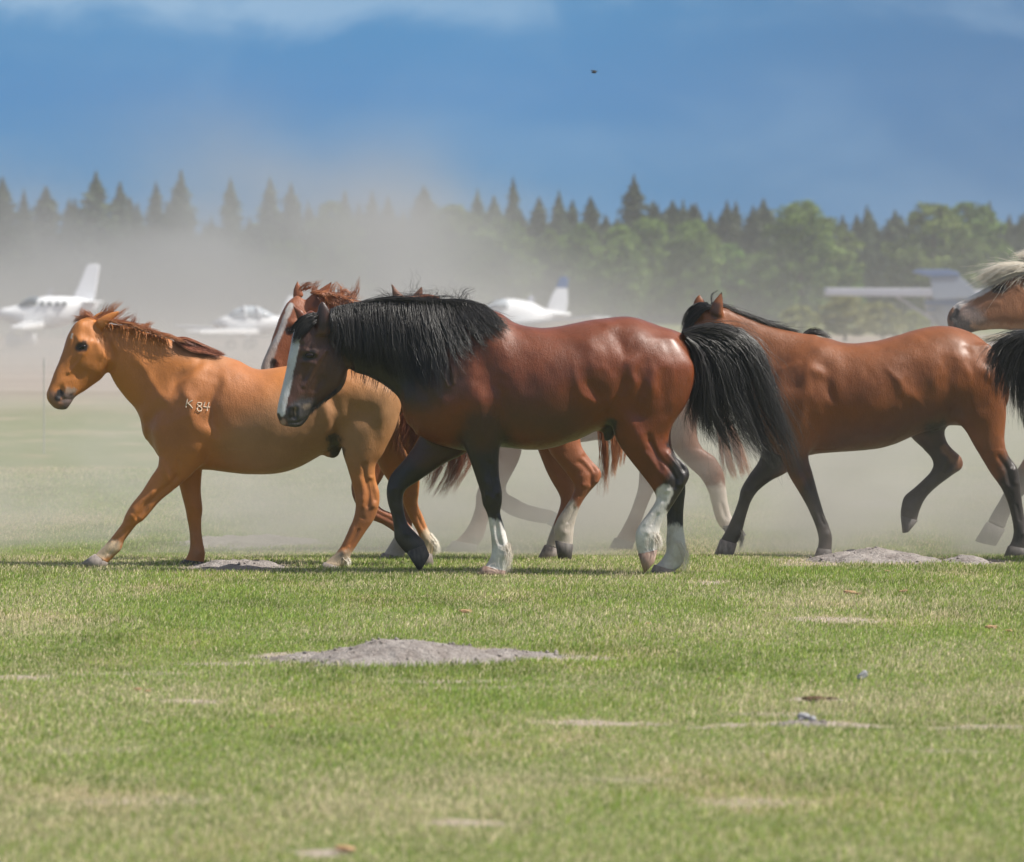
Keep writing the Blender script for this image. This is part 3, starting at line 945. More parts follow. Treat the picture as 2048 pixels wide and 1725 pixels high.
B.hair('mane', HAIR_BLACK, [
    [(664, 620), (668, 645), (672, 665), (672, 685), (674, 700)],
    [(680, 612), (682, 640), (685, 680), (684, 700), (690, 720)],
    [(710, 608), (712, 640), (714, 690), (712, 715), (712, 738)],
    [(740, 606), (742, 650), (744, 695), (746, 730), (750, 752)],
    [(775, 604), (780, 650), (786, 700), (792, 740), (800, 772)],
    [(815, 602), (822, 650), (830, 700), (840, 745), (852, 785)],
    [(850, 603), (858, 650), (868, 700), (874, 740), (876, 772)],
    [(885, 605), (896, 645), (910, 680), (922, 705), (934, 722)],
    [(920, 605), (934, 630), (952, 655), (966, 675), (980, 690)],
    [(948, 607), (965, 625), (982, 642), (1000, 655), (1010, 662)],
    [(968, 611), (982, 622), (996, 634), (1008, 645), (1018, 650)]], 3600, 0.0012, 5, yr=0.035, clump=0.66, wav=0.011, lmin=0.4, nclump=170, wild=0.05, jit=8)
B.hair('mane_crest', HAIR_BLACK, [
    [(660, 620, 0), (700, 611, 0), (750, 604, -.02), (800, 600, -.03), (850, 606, -.04), (880, 612, -.05)],
    [(700, 612, .01), (740, 604, 0), (780, 596, -.02), (820, 599, -.03), (860, 602, -.04), (885, 612, -.05)],
    [(780, 603, .01), (815, 601, 0), (850, 600, -.02), (880, 603, -.04), (905, 612, -.06), (925, 625, -.08)],
    [(860, 606, .01), (890, 606, 0), (920, 600, -.02), (950, 604, -.04), (980, 618, -.06), (1000, 636, -.10)]], 900, 0.0014, 6, yr=0.03, clump=0.3, wav=0.012, hug=False, lmin=0.5, nclump=40, jit=5, wild=.03)
B.hair('stray_hair', HAIR_BLACK, [
    [(790, 603, 0), (775, 590, -.02), (765, 585, -.03), (757, 578, -.04)], [(822, 600, 0), (820, 585, 0), (818, 570, 0), (815, 545, 0)],
    [(900, 606, 0), (900, 590, 0), (900, 580, 0), (903, 570, 0)], [(918, 606, 0), (925, 590, 0), (930, 585, 0), (935, 578, 0)],
    [(850, 600, 0), (860, 585, 0), (852, 578, 0), (840, 582, 0)], [(870, 600, 0), (880, 588, 0), (870, 580, 0), (850, 574, 0)],
    [(935, 604, 0), (930, 592, 0), (925, 580, 0), (916, 572, 0)], [(700, 612, 0), (705, 600, 0), (700, 590, 0), (690, 588, 0)]],
    110, 0.0009, 7, yr=.04, clump=.15, wav=0.016, hug=False, lmin=0.35, cont=False, nclump=100, jit=9, rj=9)
B.hair('forelock', HAIR_BLACK, [
    [(640, 628), (625, 640), (612, 650), (600, 665), (592, 680)], [(634, 628), (610, 640), (596, 652), (588, 668), (584, 690)],
    [(634, 634), (624, 648), (614, 662), (606, 672), (598, 682)], [(628, 626), (604, 634), (592, 645), (583, 660), (582, 676)],
    [(636, 640), (630, 650), (622, 660), (614, 668), (606, 676)]], 800, 0.0013, 8, yr=0.03, clump=0.5, wav=0.004, lmin=0.6, nclump=30, jit=3, lift=0.008)
B.hair('tail', HAIR_BLACK, [
    [(1372, 682), (1384, 700), (1392, 730), (1390, 765), (1380, 800), (1376, 830), (1382, 858)],
    [(1375, 678), (1395, 700), (1405, 745), (1404, 790), (1402, 830), (1408, 860), (1412, 885)],
    [(1375, 674), (1402, 695), (1420, 740), (1428, 790), (1440, 840), (1460, 885), (1478, 915)],
    [(1373, 670), (1410, 685), (1440, 725), (1455, 780), (1480, 840), (1510, 890), (1530, 925)],
    [(1370, 667), (1415, 672), (1465, 705), (1485, 760), (1510, 830), (1545, 900), (1568, 950)],
    [(1368, 665), (1420, 656), (1485, 680), (1512, 730), (1535, 800), (1575, 880), (1600, 950)],
    [(1366, 664), (1420, 649), (1482, 664), (1522, 705), (1548, 780), (1575, 850), (1598, 915)]],
    4600, 0.0012, 9, yr=0.07, clump=0.72, wav=0.020, hug=False, lmin=0.42, y0=0, y1=0.0, nclump=170, jit=12, wild=0.08)
B.hair('throat_hair', HAIR_BLACK, [[(700, 740, -.01), (700, 752, -.01), (698, 764, -.01)], [(745, 752, -.01), (742, 768, -.01), (738, 782, -.01)], [(795, 785, -.01), (790, 798, -.01), (788, 806, -.01)]],
       90, 0.0009, 10, yr=0.03, clump=.5, wav=0.003, hug=False, lmin=.4, nclump=20, jit=3)
for gl, sd, cmat in (([[(1018, 1085), (1022, 1115), (1017, 1148)], [(1008, 1095), (1016, 1125), (1010, 1149)]], 12, -.13), ([[(1366, 1085), (1377, 1115), (1372, 1150)], [(1350, 1100), (1362, 1130), (1356, 1152)]], 13, .14),
                     ([[(1315, 1062), (1322, 1085), (1318, 1105)], [(1306, 1075), (1316, 1092), (1312, 1108)]], 14, -.15)):
    B.hair('fetlock_hair', HAIR_WHITE, [[(a, b, cmat) for a, b in g] for g in gl], 120, 0.0009, sd, yr=.05, clump=.25, wav=.004, hug=False, lmin=.3, nclump=40, jit=2.5, rj=3)
B.hair('jaw_hair', HAIR_BLACK, [[(685, 768, -.03), (680, 778, -.03), (674, 786, -.03)], [(650, 798, -.05), (644, 808, -.05), (638, 815, -.05)], [(622, 820, -.06), (620, 828, -.06), (618, 834, -.06)]],
       260, 0.0008, 15, yr=.04, clump=.3, wav=.002, hug=False, lmin=.3, nclump=30, jit=2)

# ---------------------------------------------------------------- horse A : golden chestnut at the left
DUN = (0.50, 0.178, 0.040)
a_lofts = [
    ([(293, 800, 300, 880, .10), (330, 735, 322, 918, .19), (380, 700, 370, 938, .225), (430, 708, 418, 940, .245), (475, 722, 465, 946, .265),
      (512, 737, 505, 949, .28), (560, 733, 555, 947, .29), (610, 724, 600, 934, .285), (655, 714, 640, 912, .275), (700, 708, 680, 890, .26),
      (745, 712, 720, 880, .24), (780, 737, 752, 870, .18), (799, 775, 783, 850, .10), (804, 800, 800, 832, .04)], 0, KT, dict(n=2.15)),
    ([(188, 638, 213, 700, .065), (216, 646, 221, 752, .072), (255, 651, 245, 788, .08), (294, 664, 262, 808, .09), (329, 675, 276, 826, .105),
      (370, 692, 290, 852, .13), (425, 706, 303, 885, .15)], 0, KN),
    ([(172, 634, 212, 672, .052), (152, 646, 218, 700, .078), (139, 668, 219, 724, .090), (130, 694, 215, 742, .083), (123, 716, 203, 760, .070),
      (115, 738, 186, 772, .058), (108, 758, 168, 783, .050), (101, 776, 152, 793, .047), (97, 790, 146, 802, .046), (101, 803, 142, 809, .042),
      (110, 813, 137, 816, .032)], 0, .03, dict(yaw=18, piv=205, n=2.25)),
    ([(190, 642, 206, 662, .018), (206, 632, 216, 652, .019), (222, 625, 229, 638, .012), (238, 621, 241, 625, .004)], -.075, .014),
    ([(180, 636, 196, 650, .018), (194, 626, 204, 640, .016), (208, 620, 212, 626, .005)], .075, .014),
    ([(308, 860, 428, 830, .088), (312, 885, 422, 872, .085), (318, 925, 410, 911, .07), (301, 955, 385, 948, .058), (282, 985, 350, 978, .05),
      (262, 1010, 320, 1003, .044), (250, 1031, 290, 1038, .042), (244, 1047, 274, 1050, .036), (230, 1066, 261, 1066, .028), (219, 1080, 249, 1082, .029),
      (208, 1092, 242, 1100, .035), (199, 1101, 230, 1112, .033), (190, 1110, 217, 1126, .036)], -.14, KL),
    ([(340, 890, 410, 890, .07), (352, 945, 404, 945, .055), (362, 985, 402, 985, .045), (370, 1015, 405, 1018, .043), (374, 1037, 403, 1038, .037),
      (378, 1060, 403, 1060, .028), (380, 1085, 406, 1085, .03), (378, 1102, 410, 1106, .034), (371, 1118, 408, 1124, .034), (364, 1126, 405, 1130, .038)], .13, KL),
    ([(690, 790, 803, 790, .10), (680, 850, 794, 850, .09), (684, 900, 768, 905, .07), (694, 935, 752, 930, .055), (702, 962, 752, 958, .044),
      (709, 990, 759, 985, .04), (711, 1013, 758, 1012, .038), (707, 1036, 748, 1040, .034), (697, 1060, 731, 1065, .03), (683, 1090, 712, 1094, .03),
      (672, 1106, 702, 1110, .036), (660, 1117, 697, 1125, .034), (648, 1127, 683, 1136, .038)], -.15, KL),
    ([(715, 845, 800, 835, .09), (742, 900, 803, 880, .075), (765, 945, 820, 918, .058), (786, 975, 838, 955, .046), (803, 997, 838, 983, .04),
      (808, 1012, 836, 1008, .036), (818, 1035, 845, 1030, .03), (832, 1060, 856, 1058, .03), (840, 1078, 868, 1082, .036), (842, 1094, 868, 1100, .034),
      (840, 1108, 864, 1110, .036)], .14, KL),
    ([(640, 904, 688, 880, .038), (652, 914, 684, 896, .03), (664, 917, 678, 910, .015)], -.02, .02),
    ([(765, 720, 790, 750, .04), (793, 735, 806, 755, .028), (808, 750, 818, 765, .022)], 0, .03),
]
a_hooves = [([(189, 1108, 217, 1127, .040), (163, 1126, 202, 1140, .052)], -.14, 0), ([(366, 1120, 408, 1124, .040), (353, 1136, 409, 1138, .05)], .13, 1),
            ([(648, 1125, 686, 1135, .042), (634, 1140, 684, 1143, .052)], -.15, 0), ([(838, 1104, 865, 1108, .042), (832, 1130, 868, 1132, .05)], .14, 0)]
PALE = (0.60, 0.45, 0.30)
a_paint = [
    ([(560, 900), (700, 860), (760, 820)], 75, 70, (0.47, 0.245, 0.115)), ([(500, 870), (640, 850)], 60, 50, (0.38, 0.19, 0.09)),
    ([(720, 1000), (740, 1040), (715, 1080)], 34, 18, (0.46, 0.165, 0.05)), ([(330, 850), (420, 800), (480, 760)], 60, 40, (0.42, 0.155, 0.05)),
    ([(350, 700), (450, 715)], 14, 14, (0.45, 0.20, 0.09)),
    ([(172, 1112), (225, 1095)], 16, 7, PALE, -1), ([(640, 1130), (700, 1120)], 19, 7, PALE, -1), ([(865, 1075), (860, 1125)], 20, 8, PALE, 1),
    ([(118, 812), (132, 808), (138, 795)], 14, 6, (0.14, 0.10, 0.09)), ([(104, 790), (112, 808)], 10, 6, (0.30, 0.15, 0.09)),
    ([(119, 784), (116, 796)], 7, 2.2, (0.012, 0.009, 0.009)), ([(141, 789), (145, 786)], 2.5, 2, (0.03, 0.02, 0.02)),  # first entry: darkness of the nostril hollow put into the coat colour
    ([(158, 695), (168, 692)], 9, 3, (0.03, 0.018, 0.014)), ([(144, 668), (142, 676)], 1.8, 1.2, (0.6, 0.55, 0.5)),
    ([(134, 780), (147, 782)], 5, 4, (0.34, 0.24, 0.18)), ([(672, 908), (668, 880)], 14, 6, (0.06, 0.045, 0.035)),
]
a_bumps = [
    ([(214, 672), (224, 702), (222, 738)], 5, -0.013), ([(132, 700), (130, 690)], 8, 0.016, 1), ([(200, 690), (212, 722), (196, 750)], 7, .006),
    ([(119, 783), (117, 795)], 6, -0.012), ([(127, 780), (126, 794)], 4, 0.007), ([(154, 684), (172, 682)], 6, 0.010), ([(156, 706), (168, 705)], 5, 0.004),
    ([(184, 684), (154, 728), (134, 748)], 4, 0.009), ([(150, 720), (130, 760)], 8, -0.008), ([(146, 680), (146, 705)], 4, -.006), ([(192, 725)], 24, 0.012), ([(170, 664)], 8, -0.008), ([(150, 760), (165, 745)], 10, -0.008), ([(160, 655)], 9, 0.008),
    ([(140, 801), (128, 800), (118, 806)], 2.5, -0.005), ([(200, 690), (213, 715), (200, 745)], 6, 0.008),
    ([(300, 770), (370, 800), (380, 880)], 18, 0.016), ([(345, 780), (395, 720)], 10, -0.012), ([(400, 730), (370, 830)], 12, 0.014), ([(425, 750), (430, 860)], 10, -0.018),
    ([(330, 790), (300, 850)], 9, -0.012), ([(225, 680), (280, 740), (330, 790)], 7, 0.008), ([(400, 860), (385, 920)], 16, 0.014),
    ([(640, 810), (655, 850), (630, 880)], 12, 0.014), ([(665, 800), (668, 870)], 10, -0.018), ([(690, 770)], 22, 0.014), ([(700, 830), (735, 830)], 16, -0.012),
    ([(770, 800), (760, 860)], 16, 0.012), ([(745, 965), (752, 1000)], 4, -0.010), ([(722, 1000), (735, 1000)], 7, 0.006), ([(480, 930), (600, 920)], 16, 0.008),
    ([(318, 925), (350, 970)], 5, 0.007), ([(355, 920), (345, 970)], 4, -0.006), ([(270, 1020)], 8, 0.005), ([(245, 1060), (232, 1085)], 3, -0.005),
]
a_bumps = [(b[0], b[1], b[2] * (1.4 if b[1] >= 7 and b[0][0][0] < 440 else 1.0), *b[3:]) for b in a_bumps]
DUNMAT = coat_mat('golden_coat', 0.44, 0.38, 0.02, 0.32, 0.26, 0.15)
A = Horse('golden chestnut horse with a white brand on its shoulder, stepping out at the left', 25.85, 540, DUNMAT, DUN, a_paint, a_lofts, a_hooves,
          [HOOF_GREY, HOOF_DARK], bumps=a_bumps)
A.eye(165, 694, 0.021, 0.006)
A.hair('mane', HAIR_CHEST, [
    [(196, 640), (215, 640), (235, 645), (250, 652)], [(240, 646), (262, 648), (285, 656), (300, 665)], [(290, 661), (310, 664), (330, 672), (345, 678)], [(335, 674), (352, 678), (370, 684), (385, 692)]],
    420, 0.0012, 21, yr=.02, clump=.3, wav=.008, hug=False, lmin=.3, nclump=110, wild=.02, jit=2.5, rj=2.5)
A.hair('stray_hair', HAIR_CHEST, [
    [(200, 636, 0), (208, 622, 0), (212, 612, 0), (214, 600, 0)], [(212, 636, 0), (226, 618, 0), (238, 606, 0), (250, 592, 0)], [(222, 640, 0), (238, 628, 0), (246, 620, 0), (256, 613, 0)],
    [(205, 636, 0), (218, 624, 0), (222, 610, 0), (226, 600, 0)], [(236, 644, 0), (246, 640, 0), (252, 632, 0), (262, 626, 0)],
    [(272, 656, 0), (284, 652, 0), (292, 648, 0), (300, 642, 0)], [(262, 652, 0), (266, 644, 0), (264, 636, 0), (262, 628, 0)], [(286, 662, 0), (294, 656, 0), (298, 650, 0), (304, 648, 0)],
    [(190, 640, 0), (200, 632, 0), (215, 626, 0), (232, 628, 0)], [(196, 640, -.02), (212, 634, -.03), (228, 632, -.03), (240, 636, -.03)]],
    300, 0.0012, 22, yr=.03, clump=.2, wav=.008, hug=False, lmin=.4, cont=False, nclump=150, jit=5, rj=3.5)
A.hair('mane_tuft', HAIR_DARKRED, [
    [(352, 680, 0), (365, 680, -.06), (385, 690, -.08), (410, 698, -.09), (455, 712, -.10)], [(356, 684, 0), (366, 690, -.06), (388, 702, -.09), (412, 706, -.10), (445, 712, -.10)],
    [(350, 678, 0), (370, 676, -.03), (395, 685, -.05), (420, 697, -.06), (452, 709, -.06)]], 900, 0.0014, 23, yr=.03, clump=.4, wav=.004, lmin=.6, nclump=20, jit=2)
A.hair('forelock', HAIR_CHEST, [
    [(180, 636, 0), (165, 634, 0), (158, 628, 0), (155, 614, 0)], [(178, 636, 0), (163, 636, 0), (155, 632, 0), (149, 628, 0)], [(178, 640, 0), (160, 640, -.01), (150, 642, 0), (143, 652, 0)],
    [(182, 634, 0), (175, 626, 0), (172, 622, 0), (168, 616, 0)], [(188, 638, -.02), (178, 634, -.03), (170, 630, -.03), (162, 634, -.03)]],
    260, 0.0012, 24, yr=.03, clump=.2, wav=.005, hug=False, lmin=.4, cont=False, nclump=120, jit=4, rj=3)
A.hair('tail', HAIR_DARKRED, [
    [(806, 755, 0), (812, 790, 0), (812, 830, 0), (800, 865, 0), (790, 905, 0)], [(806, 755, 0), (822, 790, 0), (830, 840, 0), (820, 880, 0), (812, 912, 0)],
    [(808, 752, 0), (835, 790, 0), (860, 850, 0), (862, 920, 0), (850, 975, 0)], [(808, 752, 0), (845, 785, 0), (890, 850, 0), (890, 930, 0), (870, 985, 0)],
    [(808, 752, 0), (855, 785, 0), (915, 850, 0), (915, 930, 0), (885, 995, 0)], [(808, 752, 0), (860, 780, 0), (935, 850, 0), (940, 920, 0), (905, 975, 0)]],
    1900, 0.0014, 25, yr=.05, clump=.7, wav=.026, hug=False, lmin=.6, nclump=60, jit=8)
A.hair('fetlock_hair', HAIR_CREAM, [[(862, 1066, .14), (876, 1085, .14), (880, 1105, .14)], [(855, 1085, .14), (868, 1100, .14), (870, 1118, .14)]], 160, .0011, 26, yr=.03, clump=.4, wav=.003, hug=False, lmin=.4, nclump=12, jit=2)
A.hair('fetlock_hair', HAIR_CREAM, [[(692, 1110, -.15), (702, 1122, -.15), (698, 1136, -.15)], [(684, 1120, -.15), (692, 1130, -.15), (690, 1140, -.15)]], 110, .001, 27, yr=.02, clump=.4, wav=.002, hug=False, lmin=.4, nclump=10, jit=2)

# freeze brand on the shoulder
BRAND, _t, _b = material('brand_white', 0.8, 0.2)
_b.inputs['Base Color'].default_value = (0.66, 0.52, 0.40, 1)


def strokes(horse, name, lines, r, mat):
    Vs, Qs, off = [], [], 0
    for ln in lines:
        P = catmull(ln, 4) if len(ln) > 2 else np.linspace(ln[0], ln[1], 6)
        X = horse.loc(P[:, 0], P[:, 1], np.full(len(P), -0.24))
        sy = horse.surf(X[:, 0], X[:, 2])
        X[:, 1] = sy + 0.0012 + 0.0008 * np.sin(np.arange(len(P)) * 2.3)
        X[:, 0] = W(P[:, 0], P[:, 1], horse.D + sy)[0] - horse.org[0]
        X[:, 2] = W(P[:, 0], P[:, 1], horse.D + sy)[1] - horse.org[2]
        T = np.gradient(X, axis=0); T /= np.linalg.norm(T, axis=1, keepdims=True) + 1e-9
        A_ = np.cross(T, [0, 1, 0]); A_ /= np.linalg.norm(A_, axis=1, keepdims=True) + 1e-9
        n = len(X)
        ph = np.arange(8) / 8 * 6.283
        V = X[:, None] + A_[:, None] * (np.cos(ph) * r)[None, :, None] + np.array([0, 1, 0])[None, None] * (np.sin(ph) * r * 0.7)[None, :, None]
        i = np.arange(n - 1)[:, None] * 8; j = np.arange(8)[None]; j2 = (j + 1) % 8
        Vs.append(V.reshape(-1, 3)); Qs.append(np.stack([i + j, i + j2, i + 8 + j2, i + 8 + j], -1).reshape(-1, 4) + off); off += n * 8
    return np_mesh(name, np.vstack(Vs), np.vstack(Qs), mat, horse.root)


strokes(A, 'brand_mark', [[(375, 798), (373, 807), (372, 815)], [(385, 801), (379, 805), (374, 808)], [(376, 807), (381, 812), (385, 817)]], 0.0035, BRAND)
strokes(A, 'brand_mark', [[(400, 806), (396, 806), (395, 810), (399, 813), (403, 817), (402, 822), (397, 823), (394, 819), (397, 814), (402, 811), (403, 807), (400, 806)]], 0.0032, BRAND)
strokes(A, 'brand_mark', [[(410, 804), (408, 810), (407, 814)], [(407, 814), (413, 815), (420, 815)], [(418, 805), (416, 812), (414, 822)]], 0.0032, BRAND)

# ---------------------------------------------------------------- horse E : bay with dark legs at the right
EBAY = (0.225, 0.068, 0.016)
e_lofts = [
    ([(1520, 800, 1525, 880, .10), (1548, 745, 1545, 905, .18), (1590, 692, 1590, 915, .225), (1640, 674, 1635, 908, .25), (1690, 687, 1686, 904, .275),
      (1740, 684, 1737, 900, .295), (1790, 672, 1782, 892, .30), (1840, 658, 1820, 874, .29), (1893, 652, 1870, 857, .28), (1930, 661, 1910, 852, .26),
      (1965, 681, 1945, 855, .22), (1996, 713, 1980, 850, .15), (2012, 760, 2008, 815, .06)], 0, KT, dict(n=2.15)),
    ([(1404, 612, 1420, 700, .068), (1444, 613, 1440, 740, .078), (1480, 629, 1465, 775, .085), (1530, 648, 1490, 810, .10), (1580, 662, 1508, 840, .13),
      (1630, 671, 1530, 875, .155)], 0, KN),
    ([(1402, 610, 1434, 652, .055), (1382, 620, 1427, 690, .078), (1370, 645, 1414, 715, .088), (1363, 670, 1407, 745, .08), (1354, 700, 1396, 770, .065),
      (1346, 735, 1386, 790, .053), (1340, 765, 1372, 805, .046), (1345, 790, 1366, 812, .038)], 0, .03, dict(yaw=-25, piv=1430)),
    ([(1418, 624, 1446, 634, .018), (1425, 606, 1446, 613, .017), (1434, 592, 1447, 597, .010), (1444, 581, 1446, 583, .003)], -.06, .012),
    ([(1385, 620, 1409, 618, .018), (1388, 603, 1409, 603, .015), (1394, 593, 1404, 595, .008), (1399, 588, 1401, 589, .003)], .08, .012),
    ([(1540, 800, 1634, 790, .088), (1548, 840, 1632, 835, .088), (1554, 880, 1627, 882, .072), (1563, 915, 1617, 913, .058), (1577, 950, 1625, 948, .049),
      (1596, 982, 1634, 980, .043), (1610, 1006, 1641, 1004, .038), (1620, 1026, 1648, 1028, .029), (1630, 1050, 1657, 1050, .028), (1636, 1071, 1664, 1072, .034),
      (1637, 1086, 1664, 1088, .034), (1634, 1100, 1663, 1103, .036)], -.14, KL),
    ([(1535, 850, 1615, 890, .08), (1520, 916, 1580, 940, .06), (1498, 950, 1542, 962, .048), (1482, 978, 1517, 982, .043), (1477, 1000, 1503, 1002, .037),
      (1468, 1025, 1494, 1028, .028), (1457, 1050, 1487, 1055, .030), (1449, 1066, 1483, 1072, .034), (1441, 1080, 1474, 1087, .035)], .13, KL),
    ([(1895, 760, 2008, 750, .10), (1905, 825, 2012, 828, .09), (1936, 872, 2010, 874, .072), (1960, 912, 2016, 908, .056), (1980, 945, 2034, 935, .045),
      (1998, 970, 2040, 962, .04), (2008, 988, 2042, 984, .037), (2017, 1012, 2045, 1010, .030), (2024, 1040, 2050, 1040, .030), (2027, 1062, 2058, 1066, .036),
      (2024, 1080, 2056, 1085, .034), (2016, 1096, 2052, 1101, .037)], -.15, KL),
    ([(1815, 820, 1925, 830, .09), (1818, 868, 1892, 856, .075), (1842, 895, 1892, 878, .06), (1860, 914, 1904, 897, .046), (1866, 930, 1923, 916, .040),
      (1860, 945, 1924, 936, .038), (1846, 960, 1904, 951, .034), (1826, 978, 1874, 974, .030), (1808, 994, 1852, 996, .032), (1802, 1016, 1840, 1020, .035),
      (1801, 1034, 1834, 1042, .034)], .14, KL),
    ([(1848, 850, 1895, 842, .035), (1854, 858, 1885, 852, .03), (1862, 863, 1880, 860, .015)], 0, .02),
]
e_hooves = [([(1634, 1097, 1664, 1100, .040), (1627, 1118, 1667, 1119, .05)], -.14, 0), ([(1440, 1079, 1474, 1088, .040), (1427, 1114, 1466, 1116, .05)], .13, 1),
            ([(2016, 1092, 2054, 1098, .040), (2006, 1116, 2056, 1118, .05)], -.15, 0), ([(1801, 1032, 1836, 1042, .038), (1805, 1066, 1817, 1064, .044)], .14, 0)]
e_paint = [
    ([(1640, 985), (1650, 1100)], 46, 22, (0.028, 0.022, 0.020), -1, -.02), ([(1600, 935)], 26, 24, BAYD, -1, -.05),
    ([(1520, 925), (1480, 990), (1450, 1090)], 50, 20, (0.028, 0.022, 0.020), 1, .02),
    ([(2040, 930), (2040, 1010), (2040, 1090)], 38, 16, (0.028, 0.022, 0.02), -1, -.03), ([(2020, 990), (2030, 1090)], 32, 10, (0.028, 0.022, 0.02), -1, -.03),
    ([(1850, 880), (1870, 940), (1830, 990), (1810, 1060)], 50, 22, (0.035, 0.026, 0.022), 1, .03), ([(1893, 900), (1908, 920)], 9, 5, (0.24, 0.12, 0.07), 1, .02),
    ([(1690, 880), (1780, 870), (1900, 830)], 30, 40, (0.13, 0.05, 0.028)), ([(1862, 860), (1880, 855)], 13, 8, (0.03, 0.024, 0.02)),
    ([(1430, 628), (1432, 610)], 8, 5, (0.07, 0.03, 0.02), -1), ([(1445, 585), (1448, 598)], 3, 2, BLACK, 0), ([(1402, 590), (1410, 602)], 3, 2, BLACK, 0),
    ([(1360, 660), (1350, 740)], 14, 10, (0.12, 0.05, 0.03)),
]
e_bumps = [
    ([(1590, 770), (1620, 740), (1660, 760)], 14, 0.012), ([(1640, 700), (1600, 800)], 12, 0.012), ([(1652, 730), (1660, 800)], 10, -0.016), ([(1620, 800), (1610, 880)], 22, 0.020),
    ([(1560, 700), (1575, 780)], 10, -0.010), ([(1785, 745), (1815, 790), (1845, 825)], 7, 0.010), ([(1815, 740), (1850, 790)], 12, -0.008), ([(1860, 720), (1870, 780)], 20, 0.010), ([(1895, 700), (1895, 800)], 12, -0.018),
    ([(1890, 705), (1950, 740), (1985, 800)], 12, 0.009), ([(1930, 700), (1975, 790)], 7, -0.010), ([(1965, 740), (1985, 790)], 9, 0.012),
    ([(1700, 880), (1800, 860)], 16, 0.008), ([(2012, 880), (2022, 930)], 4, -0.008), ([(1430, 640), (1500, 690)], 8, 0.006),
]
EMAT = coat_mat('red_bay_coat', 0.42, 0.32, 0.0, 0.38, 0.42, 0.26)
E = Horse('red bay horse with dark legs trotting at the right, head turned away', 27.2, 1740, EMAT, EBAY, e_paint, e_lofts, e_hooves, [HOOF_DARK, HOOF_GREY], bumps=e_bumps)
E.hair('mane', HAIR_BLACK, [
    [(1422, 606, .02), (1440, 608, .02), (1460, 616, .02), (1475, 625, .02)], [(1450, 612, .02), (1475, 622, .02), (1500, 634, .02), (1520, 644, .02)],
    [(1490, 630, .02), (1520, 640, .02), (1550, 652, .02), (1575, 660, .02)], [(1540, 648, .02), (1560, 654, .02), (1590, 662, .02), (1612, 668, .02)]],
    900, 0.0014, 31, yr=.03, clump=.4, wav=.006, hug=False, lmin=.5, nclump=40, jit=2.5, wild=.02)
E.hair('mane_tuft', HAIR_BLACK, [[(1608, 669, .05), (1622, 661, .06), (1640, 662, .07), (1662, 674, .08)], [(1604, 672, .05), (1620, 667, .06), (1640, 669, .07), (1664, 678, .08)]],
       420, 0.0016, 32, yr=.03, clump=.4, wav=.003, hug=False, lmin=.6, nclump=16, jit=1.5)
E.hair('forelock', HAIR_BLACK, [
    [(1424, 612), (1405, 610), (1385, 622), (1372, 640), (1364, 660)], [(1420, 616), (1408, 620), (1396, 634), (1386, 650), (1376, 668)], [(1414, 608), (1396, 608), (1380, 616), (1368, 632), (1360, 655)]],
    700, 0.0014, 33, yr=.02, clump=.4, wav=.004, lmin=.5, nclump=26, jit=2.5, lift=.006)
E.hair('stray_hair', HAIR_BLACK, [[(1426, 608, 0), (1424, 598, 0), (1426, 588, 0), (1438, 581, 0)]], 14, 0.001, 34, yr=.01, clump=.2, wav=.003, hug=False, cont=False, lmin=.7, nclump=6, jit=2)
E.hair('fetlock_hair', HAIR_WHITE, [[(1484, 1060, .13), (1488, 1078, .13), (1480, 1096, .13)], [(1474, 1072, .13), (1480, 1088, .13), (1474, 1104, .13)]], 70, .0011, 35, yr=.02, clump=.3, wav=.002, hug=False, lmin=.3, nclump=10, jit=2)

